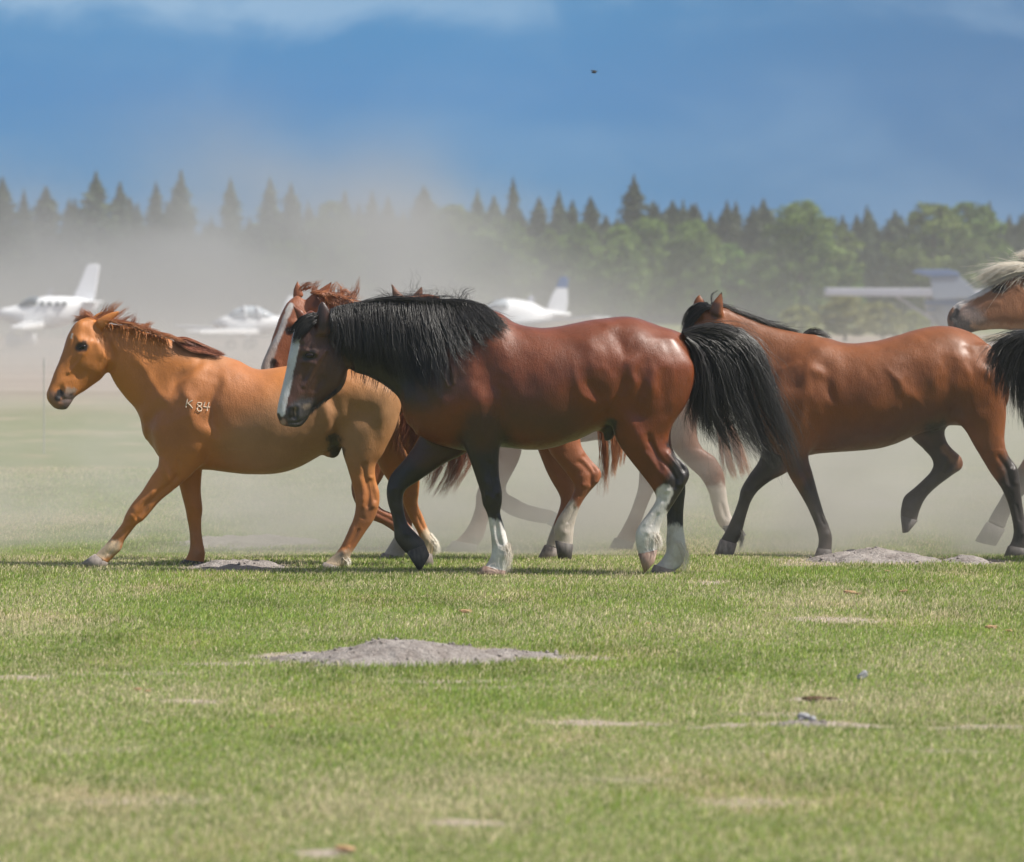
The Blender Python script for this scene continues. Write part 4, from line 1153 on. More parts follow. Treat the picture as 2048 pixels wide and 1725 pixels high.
# ---------------------------------------------------------------- horse C : chestnut with a broad blaze between A and B
CH = (0.30, 0.095, 0.036)
c_lofts = [
    ([(740, 800, 745, 870, .1), (790, 730, 790, 890, .19), (860, 690, 860, 890, .23), (930, 690, 930, 890, .25), (1000, 692, 1000, 885, .26),
      (1070, 690, 1060, 878, .26), (1120, 690, 1100, 868, .24), (1155, 710, 1135, 862, .19), (1172, 745, 1160, 840, .1)], 0, KT),
    ([(622, 588, 645, 680, .068), (660, 594, 660, 720, .078), (705, 610, 690, 760, .085), (760, 640, 720, 800, .10), (820, 665, 745, 840, .13), (880, 695, 770, 870, .15)], 0, KN),
    ([(593, 592, 625, 630, .052), (577, 606, 635, 660, .078), (564, 630, 637, 690, .088), (555, 654, 630, 715, .082), (545, 682, 613, 735, .068),
      (536, 703, 591, 750, .056), (528, 722, 575, 764, .049), (524, 738, 567, 776, .046), (528, 756, 559, 782, .038)], 0, .03, dict(yaw=22, piv=640, n=2.25)),
    ([(604, 612, 640, 630, .022), (616, 594, 648, 610, .022), (638, 577, 658, 588, .012), (663, 561, 667, 564, .003)], -.08, .012),
    ([(586, 596, 607, 592, .020), (587, 577, 604, 578, .016), (592, 564, 599, 567, .008), (595, 556, 596, 557, .003)], .07, .012),
    ([(735, 830, 815, 840, .08), (722, 895, 790, 902, .06), (708, 942, 766, 955, .047), (702, 978, 748, 985, .043), (712, 1010, 752, 1000, .040),
      (736, 1036, 762, 1016, .031), (766, 1050, 783, 1026, .028), (790, 1066, 808, 1038, .033), (806, 1082, 828, 1060, .034)], -.12, KL),
    ([(760, 840, 840, 840, .08), (775, 900, 835, 900, .063), (792, 950, 838, 950, .048), (799, 985, 837, 985, .043), (803, 1005, 832, 1005, .037),
      (802, 1030, 828, 1030, .028), (796, 1055, 823, 1058, .029), (786, 1078, 821, 1083, .035), (776, 1095, 812, 1103, .034), (767, 1108, 805, 1116, .036)], .12, KL),
    ([(1060, 790, 1168, 780, .09), (1085, 850, 1163, 850, .08), (1096, 899, 1163, 890, .064), (1119, 930, 1182, 920, .050), (1138, 955, 1201, 942, .042),
      (1148, 973, 1200, 960, .039), (1145, 990, 1175, 989, .034), (1130, 1015, 1160, 1014, .030), (1113, 1042, 1150, 1048, .033), (1108, 1062, 1147, 1070, .036),
      (1111, 1085, 1146, 1090, .035)], -.14, KL),
    ([(1040, 790, 1150, 790, .09), (1060, 860, 1132, 860, .075), (1077, 905, 1133, 900, .058), (1096, 950, 1148, 945, .044), (1118, 990, 1150, 985, .038),
      (1120, 1010, 1148, 1010, .032), (1110, 1040, 1138, 1040, .029), (1098, 1070, 1127, 1073, .035), (1092, 1090, 1123, 1097, .035)], .13, KL),
]
c_hooves = [([(807, 1080, 829, 1058, .036), (832, 1100, 850, 1082, .044)], -.12, 0), ([(765, 1106, 806, 1115, .040), (753, 1128, 802, 1131, .05)], .12, 0),
            ([(1110, 1082, 1147, 1090, .040), (1116, 1119, 1143, 1119, .046)], -.14, 1), ([(1089, 1090, 1124, 1100, .040), (1074, 1119, 1121, 1121, .05)], .13, 0)]
CW = (0.55, 0.48, 0.42)
c_paint = [
    ([(1140, 1045), (1120, 1110)], 34, 7, CW, -1, -.04), ([(1140, 1010), (1145, 1040)], 10, 5, CW, -1, -.04), ([(1110, 1080), (1095, 1120)], 26, 7, CW, 1, .03),
    ([(800, 1085), (775, 1125)], 30, 8, CW, 1, .03), ([(830, 1075)], 20, 8, CW, -1, -.04),
    ([(582, 612), (570, 640), (560, 665), (545, 700)], 5.5, 1.6, WHITE), ([(536, 700), (530, 722), (534, 740)], 15, 4, (0.50, 0.42, 0.37)),
    ([(547, 723), (545, 733)], 6, 2, (0.03, 0.018, 0.015)), ([(560, 770), (575, 770)], 14, 6, (0.3, 0.2, 0.16)), ([(578, 662), (588, 660)], 8, 3, (0.03, 0.016, 0.012)),  # first entry: nostril shade painted as near black
    ([(640, 585), (632, 610)], 7, 5, (0.13, 0.045, 0.024), -1),  # shade in the ear's hollow, painted as darker coat
]
c_bumps = [([(547, 724), (544, 737)], 6, -.011), ([(556, 722), (553, 736)], 4, .006), ([(585, 650), (604, 648)], 6, .009), ([(630, 690)], 22, .01), ([(612, 640), (585, 700)], 6, .005),
           ([(1168, 915), (1185, 940)], 4, -.010), ([(1150, 950), (1158, 970)], 7, .006), ([(1120, 900), (1150, 930)], 10, .010)]
CMAT = coat_mat('chestnut_coat', 0.42, 0.45, 0.05, 0.45, 0.3)
Cn = Horse('chestnut horse with a white blaze, its head raised behind the black maned bay', 26.65, 940, CMAT, CH, c_paint, c_lofts, c_hooves, [HOOF_GREY, HOOF_DARK], bumps=c_bumps)
Cn.eye(583, 662, .02, .006)
Cn.hair('mane', HAIR_CHEST, [
    [(622, 586), (640, 588), (655, 598), (668, 612)], [(640, 582), (662, 590), (680, 602), (694, 618)], [(665, 590), (690, 600), (708, 615), (720, 630)], [(690, 600), (712, 612), (730, 628), (742, 640)]],
    900, .0014, 41, yr=.03, clump=.4, wav=.01, lmin=.5, nclump=40, wild=.05, jit=4)
Cn.hair('stray_hair', HAIR_CHEST, [
    [(626, 584, 0), (628, 572, 0), (632, 564, 0), (640, 558, 0)], [(608, 580, 0), (622, 572, 0), (630, 578, 0), (642, 584, 0)], [(660, 588, 0), (664, 575, 0), (668, 568, 0), (680, 570, 0)],
    [(680, 592, 0), (690, 580, 0), (702, 586, 0), (712, 600, 0)], [(702, 602, 0), (708, 588, 0), (714, 572, 0), (722, 552, 0)], [(684, 594, 0), (682, 580, 0), (680, 570, 0), (679, 558, 0)],
    [(600, 580, 0), (612, 570, 0), (622, 568, 0), (634, 574, 0)], [(692, 598, 0), (698, 586, 0), (706, 590, 0), (715, 606, 0)]],
    240, .0012, 42, yr=.03, clump=.2, wav=.010, hug=False, lmin=.4, cont=False, nclump=140, jit=6, rj=4)
Cn.hair('tail', HAIR_CHEST, [
    [(1165, 735, 0), (1188, 780, 0), (1200, 860, 0), (1204, 930, 0), (1202, 1000, 0)], [(1165, 735, 0), (1194, 775, 0), (1214, 860, 0), (1218, 920, 0), (1212, 960, 0)],
    [(1166, 733, 0), (1202, 775, 0), (1228, 850, 0), (1236, 900, 0), (1230, 950, 0)], [(1166, 733, 0), (1208, 770, 0), (1244, 850, 0), (1250, 890, 0), (1244, 920, 0)]],
    1000, .0014, 43, yr=.04, clump=.5, wav=.008, hug=False, lmin=.6, nclump=40, jit=5)

# ---------------------------------------------------------------- horse D : the one lost in the dust behind B
d_lofts = [
    ([(905, 790, 910, 860, .11), (955, 700, 955, 880, .20), (1020, 685, 1020, 888, .25), (1120, 692, 1115, 888, .27), (1220, 692, 1215, 880, .27),
      (1310, 690, 1300, 868, .25), (1365, 705, 1355, 858, .19), (1400, 750, 1392, 830, .08)], 0, KT),
    ([(800, 604, 830, 715, .085), (845, 612, 850, 740, .09), (900, 648, 880, 790, .12), (965, 690, 915, 850, .16)], 0, KN),
    ([(794, 602, 842, 602, .07), (785, 630, 847, 630, .10), (783, 665, 848, 665, .12), (790, 700, 842, 700, .10), (796, 740, 834, 740, .08),
      (797, 768, 831, 768, .065), (802, 784, 826, 784, .04)], -.16, .04),
    ([(786, 608, 812, 604, .02), (785, 592, 806, 592, .018), (783, 578, 795, 581, .012), (781, 567, 785, 568, .004)], -.14, .012),
    ([(818, 604, 845, 608, .02), (827, 588, 847, 594, .018), (836, 578, 847, 582, .012), (842, 571, 846, 572, .004)], -.14, .012),
    ([(955, 840, 1045, 840, .08), (985, 900, 1043, 905, .062), (964, 955, 1018, 960, .048), (952, 990, 1000, 996, .043), (950, 1015, 985, 1020, .034),
      (940, 1045, 974, 1050, .030), (925, 1068, 967, 1076, .035), (908, 1084, 955, 1092, .036)], -.12, KL),
    ([(980, 840, 1060, 845, .075), (972, 905, 1025, 915, .058), (974, 955, 1015, 962, .046), (985, 1000, 1013, 985, .042), (1010, 1025, 1030, 996, .037),
      (1040, 1038, 1052, 1008, .029), (1070, 1045, 1080, 1016, .030), (1092, 1048, 1108, 1022, .034)], .12, KL),
    ([(1305, 790, 1400, 780, .1), (1325, 850, 1394, 860, .08), (1345, 898, 1405, 895, .062), (1373, 930, 1431, 916, .050), (1400, 955, 1447, 945, .042),
      (1415, 980, 1452, 975, .038), (1422, 1005, 1456, 1005, .031), (1430, 1035, 1464, 1035, .030), (1440, 1055, 1477, 1050, .035)], -.14, KL),
    ([(1280, 840, 1365, 840, .085), (1282, 900, 1342, 905, .062), (1278, 950, 1328, 958, .047), (1275, 980, 1307, 985, .04), (1262, 1020, 1290, 1025, .030),
      (1246, 1054, 1278, 1062, .034), (1232, 1077, 1270, 1086, .036)], .13, KL),
]
d_hooves = [([(904, 1082, 955, 1090, .045), (890, 1103, 952, 1106, .055)], -.12, 0), ([(1093, 1048, 1110, 1024, .036), (1116, 1062, 1130, 1042, .045)], .12, 0),
            ([(1441, 1053, 1478, 1048, .038), (1465, 1083, 1492, 1070, .045)], -.14, 0), ([(1229, 1076, 1269, 1086, .042), (1215, 1101, 1263, 1104, .05)], .13, 0)]
Dn = Horse('chestnut horse half lost in the dust, its ears showing above the black mane', 29.3, 1160, CMAT, (0.16, 0.058, 0.026),
           [([(1440, 1000), (1470, 1060)], 30, 10, CW, -1, -.03)], d_lofts, d_hooves, [HOOF_DARK], vox=0.009)
Dn.hair('mane', HAIR_DARKRED, [[(806, 600, -.05), (812, 596, -.1), (818, 604, -.15), (822, 620, -.2)], [(828, 596, -.05), (850, 592, -.1), (866, 600, -.15), (880, 625, -.2)],
                               [(840, 594, -.05), (868, 594, -.1), (885, 606, -.12), (900, 640, -.15)]], 700, .0018, 51, yr=.04, clump=.5, wav=.01, hug=False, lmin=.5, nclump=30, jit=4)
Dn.hair('tail', HAIR_CHEST, [[(1398, 745, 0), (1420, 800, 0), (1442, 870, 0), (1450, 920, 0), (1464, 965, 0)], [(1398, 742, 0), (1432, 795, 0), (1460, 850, 0), (1482, 900, 0), (1500, 950, 0)]],
        900, .0018, 52, yr=.05, clump=.5, wav=.012, hug=False, lmin=.6, nclump=30, jit=7)

# ---------------------------------------------------------------- horse F : flaxen maned head at the right edge
FL = (0.25, 0.100, 0.040)
f_lofts = [
    ([(2080, 790, 2085, 870, .1), (2120, 690, 2120, 890, .19), (2180, 645, 2180, 900, .24), (2260, 655, 2260, 900, .27), (2350, 655, 2350, 895, .28),
      (2430, 645, 2420, 870, .26), (2490, 680, 2480, 850, .18), (2520, 740, 2510, 810, .08)], 0, KT),
    ([(2062, 548, 2042, 655, .075), (2100, 542, 2055, 700, .085), (2150, 560, 2075, 780, .12), (2200, 600, 2095, 840, .16)], 0, KN),
    ([(2086, 542, 2076, 650, .06), (2048, 548, 2052, 662, .085), (2012, 556, 2028, 662, .088), (1985, 567, 1998, 659, .076), (1960, 580, 1974, 660, .062),
      (1935, 593, 1954, 663, .052), (1912, 607, 1938, 667, .047), (1897, 622, 1928, 673, .046), (1892, 640, 1920, 678, .042), (1897, 658, 1912, 682, .032)], 0, .03, dict(yaw=12, piv=2060, n=2.25)),
    ([(2062, 560, 2092, 560, .02), (2072, 535, 2094, 540, .016), (2086, 512, 2092, 514, .005)], -.06, .012),
    ([(2050, 556, 2070, 552, .02), (2052, 535, 2068, 536, .016), (2058, 516, 2062, 517, .005)], .07, .012),
    ([(2085, 840, 2155, 860, .08), (2058, 900, 2112, 920, .06), (2032, 944, 2074, 958, .048), (2015, 970, 2053, 984, .043), (2003, 995, 2032, 1008, .034),
      (1988, 1020, 2018, 1034, .030), (1976, 1042, 2010, 1056, .035)], -.12, KL),
    ([(2110, 840, 2185, 840, .08), (2125, 930, 2170, 930, .055), (2130, 990, 2166, 990, .044), (2134, 1030, 2160, 1030, .030), (2130, 1080, 2164, 1080, .035), (2124, 1096, 2160, 1100, .035)], .12, KL),
    ([(2410, 780, 2515, 780, .1), (2430, 870, 2508, 860, .08), (2450, 930, 2500, 925, .055), (2465, 975, 2515, 965, .04), (2470, 1000, 2505, 1000, .035),
      (2470, 1050, 2498, 1050, .030), (2466, 1085, 2500, 1090, .035), (2460, 1098, 2496, 1102, .036)], -.14, KL),
    ([(2370, 780, 2475, 780, .1), (2370, 870, 2448, 860, .08), (2390, 930, 2440, 925, .055), (2405, 975, 2455, 965, .04), (2410, 1000, 2445, 1000, .035),
      (2410, 1050, 2438, 1050, .030), (2406, 1085, 2440, 1090, .035), (2400, 1098, 2436, 1102, .036)], .14, KL),
]
f_hooves = [([(1973, 1044, 2010, 1060, .040), (1950, 1082, 1992, 1092, .05)], -.12, 0), ([(2123, 1094, 2161, 1099, .04), (2113, 1118, 2161, 1118, .05)], .12, 0),
            ([(2459, 1096, 2497, 1101, .04), (2450, 1118, 2500, 1119, .05)], -.14, 0), ([(2399, 1096, 2437, 1101, .04), (2390, 1118, 2440, 1119, .05)], .14, 0)]
f_paint = [
    ([(1905, 668), (1916, 645), (1945, 655)], 24, 12, (0.045, 0.036, 0.034)), ([(1890, 625), (1896, 650)], 9, 5, (0.24, 0.12, 0.08)),
    ([(1985, 570), (1955, 585), (1930, 598), (1915, 612)], 9, 3, (0.68, 0.64, 0.60)), ([(1935, 620), (1955, 632)], 14, 12, (0.30, 0.22, 0.19)),
    ([(1913, 623), (1905, 636)], 6, 2.5, (0.015, 0.012, 0.012)), ([(1990, 579), (2006, 577)], 9, 3.5, (0.035, 0.022, 0.018)), ([(1950, 655), (2050, 655)], 7, 8, (0.40, 0.22, 0.13)),  # first entry: dark of the nostril opening painted on
    ([(1920, 660), (1935, 650)], 3, 3, (0.03, .02, .02)), ([(2030, 980), (1990, 1060)], 46, 20, (0.045, 0.033, 0.028), -1, -.03)]
f_bumps = [([(1913, 622), (1905, 637)], 6, -.012), ([(1905, 616), (1916, 616)], 4, .007), ([(1985, 566), (2008, 566)], 5, .011), ([(1988, 590), (2004, 590)], 5, .004),
           ([(2000, 610), (1950, 620)], 6, .006), ([(2040, 630)], 24, .012), ([(2018, 560), (2030, 572)], 6, .010)]
FMAT = coat_mat('sorrel_coat', 0.5, 0.35, 0.08, 0.4, 0.12)
Fn = Horse('light sorrel horse with a creamy mane, its head entering at the right edge', 28.4, 2280, FMAT, FL, f_paint, f_lofts, f_hooves, [HOOF_DARK], bumps=f_bumps)
Fn.eye(1999, 577, .022, .006)
Fn.hair('forelock', HAIR_CREAM, [
    [(2075, 545), (2050, 535), (2025, 540), (2005, 552), (1985, 564), (1962, 574)], [(2070, 538), (2040, 530), (2005, 534), (1980, 544), (1962, 556), (1952, 562)],
    [(2078, 555), (2050, 545), (2030, 548), (2012, 556), (1995, 564), (1980, 570)], [(2075, 532), (2045, 526), (2015, 529), (1990, 537), (1970, 547), (1958, 550)]],
    2200, .0014, 61, yr=.05, clump=.45, wav=.012, lmin=.35, nclump=110, jit=7, wild=.06, rj=3)
Fn.hair('mane', HAIR_CREAM, [
    [(2068, 540, 0), (2060, 520, 0), (2045, 512, 0), (2030, 516, 0)], [(2080, 540, 0), (2075, 515, 0), (2062, 505, 0), (2045, 505, 0)], [(2110, 545, 0), (2120, 520, -.03), (2135, 530, -.08), (2140, 570, -.12)],
    [(2150, 560, 0), (2160, 560, -.06), (2165, 600, -.13), (2160, 650, -.16)], [(2190, 590, 0), (2200, 600, -.06), (2205, 640, -.2), (2200, 700, -.24)]],
    3000, .0015, 62, yr=.06, clump=.3, wav=.014, hug=False, lmin=.4, nclump=120, jit=8, rj=4)
Fn.hair('chest_hair', HAIR_CREAM, [[(2062, 690, -.08), (2030, 672, -.1), (1990, 670, -.1), (1950, 676, -.1)], [(2062, 700, -.08), (2030, 680, -.1), (1995, 680, -.1), (1960, 690, -.1)]],
        420, .0014, 63, yr=.03, clump=.3, wav=.006, hug=False, lmin=.5, nclump=30, jit=4)

# ---------------------------------------------------------------- horse G : its black tail sweeps in at the right edge
gx0 = 2430
Dg = 26.35
gX = W(gx0, 0, Dg)[0]
rootG = empty('horse', (gX, Dg, float(ground_z(gX, Dg))), 'bay horse at the right edge, only its sweeping black tail in view', 'horse', 'horses moving across the field')
rootG.rotation_euler = (0, 0, math.pi)
for ch in list(B.root.children):
    if ch.name.split('.')[0] in ('tail', 'mane_crest', 'stray_hair', 'throat_hair', 'jaw_hair'): continue
    c = ch.copy(); COL.objects.link(c); c.parent = rootG


class GH(Horse):
    def __init__(self):
        self.D = Dg; self.org = (gX, Dg, 0.0); self.root = None


gh = GH()
to = gh.hair('tail', HAIR_BLACK, [
    [(2150, 668, 0), (2060, 664, -.02), (2030, 668, -.05), (2000, 680, -.08), (1984, 700, -.1), (1972, 735, -.1)],
    [(2150, 670, 0), (2060, 668, -.02), (2030, 678, -.05), (2005, 700, -.08), (1990, 735, -.1), (1986, 790, -.1)],
    [(2150, 672, 0), (2065, 675, -.02), (2040, 695, -.05), (2022, 725, -.07), (2012, 760, -.08), (2008, 810, -.08)],
    [(2150, 674, 0), (2068, 685, 0), (2050, 710, 0), (2038, 745, 0), (2034, 790, 0), (2042, 850, 0)],
    [(2150, 678, 0), (2075, 700, 0), (2066, 740, 0), (2062, 790, 0), (2066, 840, 0), (2080, 900, 0)],
    [(2152, 682, 0), (2085, 710, 0), (2085, 750, 0), (2088, 800, 0), (2095, 850, 0), (2105, 920, 0)]],
    3600, .0015, 71, yr=.07, clump=.6, wav=.012, hug=False, lmin=.5, nclump=110, jit=8, wild=.05)
# the strands were laid out in unrotated coordinates: turn them into the rotated parent's frame
gz = rootG.location.z
me = to.data
cov = np.empty(len(me.vertices) * 3, np.float32); me.vertices.foreach_get('co', cov); cov = cov.reshape(-1, 3)
cov[:, 0] *= -1; cov[:, 1] *= -1; cov[:, 2] -= gz
me.vertices.foreach_set('co', cov.ravel()); me.update()
to.parent = rootG

# ------------------------------------------------------------------ small things on the grass
STONE, _t, _b = material('stone', 0.9, 0.2)
_o = _t.n('ShaderNodeTexCoord').outputs['Object']
_t.set(_b, 'Base Color', _t.ramp(_t.noise(_o, 30, 5, 0.6), [(0.3, (0.16, 0.16, 0.17)), (0.7, (0.38, 0.38, 0.40))]))
WOOD, _t, _b = material('dry_wood', 0.9, 0.2)
_o = _t.n('ShaderNodeTexCoord').outputs['Object']
_t.set(_b, 'Base Color', _t.ramp(_t.noise(_t.mapping(_o, (8, 60, 60)), 1, 5, 0.6), [(0.3, (0.20, 0.10, 0.05)), (0.7, (0.50, 0.34, 0.20))]))


def chunk(name, px, py, size, mat, label, cat, seed, rot=0.0, tilt=0.0, lift=0.5):
    rs = np.random.RandomState(seed)
    D = CAMH * F / (py - HY); x = (px - HX) * D / F
    n, mth = 8, 12
    V = []
    for i in range(n + 1):
        t = math.pi * i / n
        for j in range(mth):
            a = 2 * math.pi * j / mth
            d = np.array([math.sin(t) * math.cos(a), math.sin(t) * math.sin(a), math.cos(t)])
            d = np.sign(d) * np.abs(d) ** 0.75
            V.append(d * np.array(size) * (0.82 + 0.36 * rs.rand()))
    V = np.array(V)
    V[:mth] = V[:mth].mean(0); V[-mth:] = V[-mth:].mean(0)
    ct, st = math.cos(tilt), math.sin(tilt)
    V = V @ np.array([[ct, 0, -st], [0, 1, 0], [st, 0, ct]])
    cr, sr = math.cos(rot), math.sin(rot)
    V = V @ np.array([[cr, sr, 0], [-sr, cr, 0], [0, 0, 1]])
    i = np.arange(n)[:, None] * mth; j = np.arange(mth)[None]; j2 = (j + 1) % mth
    Q = np.stack([i + j, i + mth + j, i + mth + j2, i + j2], -1).reshape(-1, 4)
    o = np_mesh(name, V, Q, mat, smooth=False, loc=(x, D, float(ground_z(x, D)) + size[2] * lift + 0.006))
    return tag(o, label, cat)


chunk('stone', 1725, 1362, (0.026, 0.018, 0.014), STONE, 'grey stone tilted up in the grass at the right', 'stone', 1, 0.2, -0.6, 1.3)
chunk('stone', 1607, 1444, (0.024, 0.02, 0.014), STONE, 'pale clod of stone on the bare streak near the bottom right', 'stone', 2, 0, 0, 1.4)
chunk('stone', 1624, 1447, (0.016, 0.015, 0.012), STONE, 'small dark stone beside the pale clod on the bare streak', 'stone', 3, 0, 0, 1.2)
HOLE_BROWN, _t, _b = material('hole_brown', 0.95, 0.1)
_t.set(_b, 'Base Color', _t.ramp(_t.noise(_t.n('ShaderNodeTexCoord').outputs['Object'], 90, 5, 0.7), [(0.3, (0.03, 0.018, 0.012)), (0.7, (0.16, 0.10, 0.065))]))
chunk('dung', 1628, 1402, (0.05, 0.02, 0.010), HOLE_BROWN, 'dark brown flat lump standing for a hole above the bare streak at lower right', 'dung', 4, 0.1, 0, .8)  # dark lump added in place of a hole in the turf
chunk('dung', 1662, 1400, (0.028, 0.012, 0.006), HOLE_BROWN, 'thin brown crust for the same hole right beside the dark one', 'dung', 5, -0.1, 0, .8)
for k, (px, py, sx, tl, lb) in enumerate([
    (931, 1230, .034, 0.0, 'pale splintered wood chip lying behind the foreground earth heap'),
    (1700, 1192, .036, 0.08, 'brown bark piece on the grass below the long earth heap'),
    (1716, 1194, .022, 0.0, 'short thin twig end touching the brown bark piece'),
    (1806, 1189, .026, -0.15, 'small reddish bark piece right of the long brown one'),
    (1982, 1259, .032, 0.05, 'light brown wood chip near the right edge'),
    (2017, 1266, .018, 0.0, 'tiny brown chip just right of the light brown one'),
    (1437, 1367, .012, -0.8, 'pale sliver of wood standing in the grass right of centre'),
    (1296, 1255, .014, 0.0, 'small tan chip in the grass below the bay horse'),
    (1774, 1147, .014, 0.0, 'tiny tan chip in front of the long earth heap'),
    (275, 1384, .018, 0.0, 'brown chip in the grass at lower left'),
    (295, 1387, .012, 0.0, 'yellowish chip right beside the brown one at lower left'),
    (545, 1461, .012, 0.0, 'dark crumb of dung in the grass at lower left of centre'),
    (690, 1708, .030, 0.1, 'blurred pale wood chip at the bottom edge'),
    (276, 1145, .010, 0.0, 'small brown chip near the lifted hoof of the golden horse')]):
    chunk('wood_chip', px, py, (sx, sx * .45, sx * .28), WOOD, lb, 'wood chip', 40 + k, 0.3 * math.sin(k * 2.1), tl, 1.0)

# thin stake far left
STEEL, _t, _b = material('grey_steel', 0.6, 0.4)
_b.inputs['Base Color'].default_value = (0.34, 0.34, 0.34, 1)
D = 48.0
x, zt = W(88, 716, D)
zg = float(ground_z(x, D))
prof = [(0.007, 0), (0.007, 0.3), (0.006, 0.9), (0.009, 0.92), (0.009, 0.95), (0.005, 1.0)]
V = []; M = 8
for r, f in prof:
    for j in range(M):
        a = j / M * 6.283
        V.append((r * math.cos(a), r * math.sin(a), f * (zt - zg)))
i = np.arange(len(prof) - 1)[:, None] * M; j = np.arange(M)[None]; j2 = (j + 1) % M
o = np_mesh('stake', np.array(V), np.stack([i + j, i + j2, i + M + j2, i + M + j], -1).reshape(-1, 4), STEEL, loc=(x, D, zg))
tag(o, 'thin grey stake standing in the field left of the golden horse', 'stake')

# ------------------------------------------------------------------ aircraft
def paint_mat(name, col, rough=0.3):
    m, t, bs = material(name, rough, 0.5)
    o = t.n('ShaderNodeTexCoord').outputs['Object']
    a = t.noise(o, 1.5, 4, 0.6)
    t.set(bs, 'Base Color', t.mix(t.mapr(a, 0.4, 0.7, 0, 0.12), c4(col), c4(tuple(q * 0.75 for q in col))))
    return m


PWHITE = paint_mat('white_paint', (0.82, 0.83, 0.85))
PBLUE = paint_mat('blue_paint', (0.15, 0.21, 0.36))
PGREY = paint_mat('grey_paint', (0.50, 0.51, 0.57))
PSHADE = paint_mat('shaded_white_paint', (0.30, 0.34, 0.41))  # white finish with a shaded tone worked into the colour
PGLASS, _t, _b = material('dark_glass', 0.12, 0.7)
_b.inputs['Base Color'].default_value = (0.10, 0.12, 0.14, 1)
PCANO, _t, _b = material('canopy_glass', 0.08, 0.8)
_b.inputs['Base Color'].default_value = (0.42, 0.46, 0.50, 1)
PRUB, _t, _b = material('rubber', 0.8, 0.2)
_b.inputs['Base Color'].default_value = (0.03, 0.03, 0.03, 1)
CHROME, _t, _b = material('chrome', 0.12, 0.5)
_b.inputs['Base Color'].default_value = (0.9, 0.9, 0.9, 1); _b.inputs['Metallic'].default_value = 1.0


class Plane:
    def __init__(self, label, D, px, rot=0.0):
        self.D = D
        x = W(px, 0, D)[0]
        self.org = (x, D, float(ground_z(x, D)))
        self.root = empty('aeroplane', self.org, label, 'aeroplane', 'light aeroplanes parked at the edge of the field')

    def tube(self, name, st, yc, mat, n=2.2, parent=None, M=20, sub=4):
        V, Q, T = loft(st, yc, self.D, self.org, n=n, M=M, sub=sub)
        tri = np.vstack([Q[:, [0, 1, 2]], Q[:, [0, 2, 3]], T])
        return np_mesh(name, V, tri, mat, parent or self.root)

    def slab(self, name, pts, y0, y1, mat, parent=None):
        """outline in photo px (x,z plane), from depth y0 to y1"""
        n = len(pts)
        P = np.array(pts, float)
        X, Z = W(P[:, 0], P[:, 1], self.D)
        V = np.vstack([np.stack([X - self.org[0], np.full(n, y), Z - self.org[2]], -1) for y in (y0, y1)])
        bm_f = [list(range(n)), list(range(2 * n - 1, n - 1, -1))] + [[i, i + n, (i + 1) % n + n, (i + 1) % n] for i in range(n)]
        me = bpy.data.meshes.new(name); me.from_pydata(V.tolist(), [], bm_f); me.materials.append(mat); me.update()
        o = bpy.data.objects.new(name, me)
        bv = o.modifiers.new('bevel', 'BEVEL'); bv.width = 0.02; bv.segments = 2
        return link(o, parent or self.root)

    def hexa(self, name, c, mat, parent=None):
        """wing: four corner columns [(px,py,y,thickness_m)...] in order"""
        V = []
        for px, py, yy, th in c:
            x, z = W(px, py, self.D)
            V.append((x - self.org[0], yy, z - self.org[2] + th / 2))
        for px, py, yy, th in c:
            x, z = W(px, py, self.D)
            V.append((x - self.org[0], yy, z - self.org[2] - th / 2))
        fcs = [[0, 1, 2, 3], [7, 6, 5, 4]] + [[i, i + 4, (i + 1) % 4 + 4, (i + 1) % 4] for i in range(4)]
        me = bpy.data.meshes.new(name); me.from_pydata(V, [], fcs); me.materials.append(mat); me.update()
        o = bpy.data.objects.new(name, me)
        bv = o.modifiers.new('bevel', 'BEVEL'); bv.width = 0.03; bv.segments = 2
        return link(o, parent or self.root)

    def wheel(self, px, py, yy, r=0.18):
        x, z = W(px, py, self.D)
        V = []; M = 16
        for k, (dy, rr) in enumerate([(-.06, r * .6), (-.06, r * .9), (-.03, r), (.03, r), (.06, r * .9), (.06, r * .6)]):
            for j in range(M):
                a = j / M * 6.283
                V.append((x - self.org[0] + rr * math.cos(a), yy + dy, z - self.org[2] + rr * math.sin(a)))
        i = np.arange(5)[:, None] * M; j = np.arange(M)[None]; j2 = (j + 1) % M
        Q = np.stack([i + j, i + j2, i + M + j2, i + M + j], -1).reshape(-1, 4)
        np_mesh('wheel', np.array(V), Q, PRUB, self.root)


# far left: low wing touring aeroplane, nose to the left
p = Plane('white low wing aeroplane with a tall raked fin at the far left', 147, 90)
p.tube('fuselage', [(-6, 622, -4, 634, .12), (6, 617, 6, 640, .38), (30, 612, 30, 650, .52), (50, 606, 52, 655, .56), (85, 594, 85, 658, .58), (110, 593, 110, 656, .56),
                    (140, 594, 140, 648, .42), (165, 597, 165, 634, .26), (186, 602, 188, 622, .12), (194, 606, 195, 614, .05)], 0, PWHITE, 2.5)
p.tube('windscreen', [(40, 608, 42, 616, .40), (56, 597, 60, 616, .54), (66, 594, 72, 616, .575), (74, 594, 76, 616, .58)], -.02, PGLASS, 2.5)
for a in (84, 99, 114, 128):
    p.slab('window', [(a, 603), (a + 9, 603), (a + 8, 612), (a + 1, 612)], -.63 if a < 110 else -.60, -.40, PGLASS)
p.slab('tail_fin', [(146, 596), (160, 566), (168, 546), (174, 532), (180, 529), (197, 529), (199, 536), (192, 580), (187, 606)], -.06, .06, PWHITE)
p.hexa('wing', [(50, 648, -.5, .2), (92, 650, -.5, .2), (80, 655, -5.2, .1), (56, 654, -5.2, .1)], PWHITE)
p.hexa('wing', [(50, 646, .5, .2), (92, 648, .5, .2), (80, 640, 5.2, .1), (56, 639, 5.2, .1)], PWHITE)
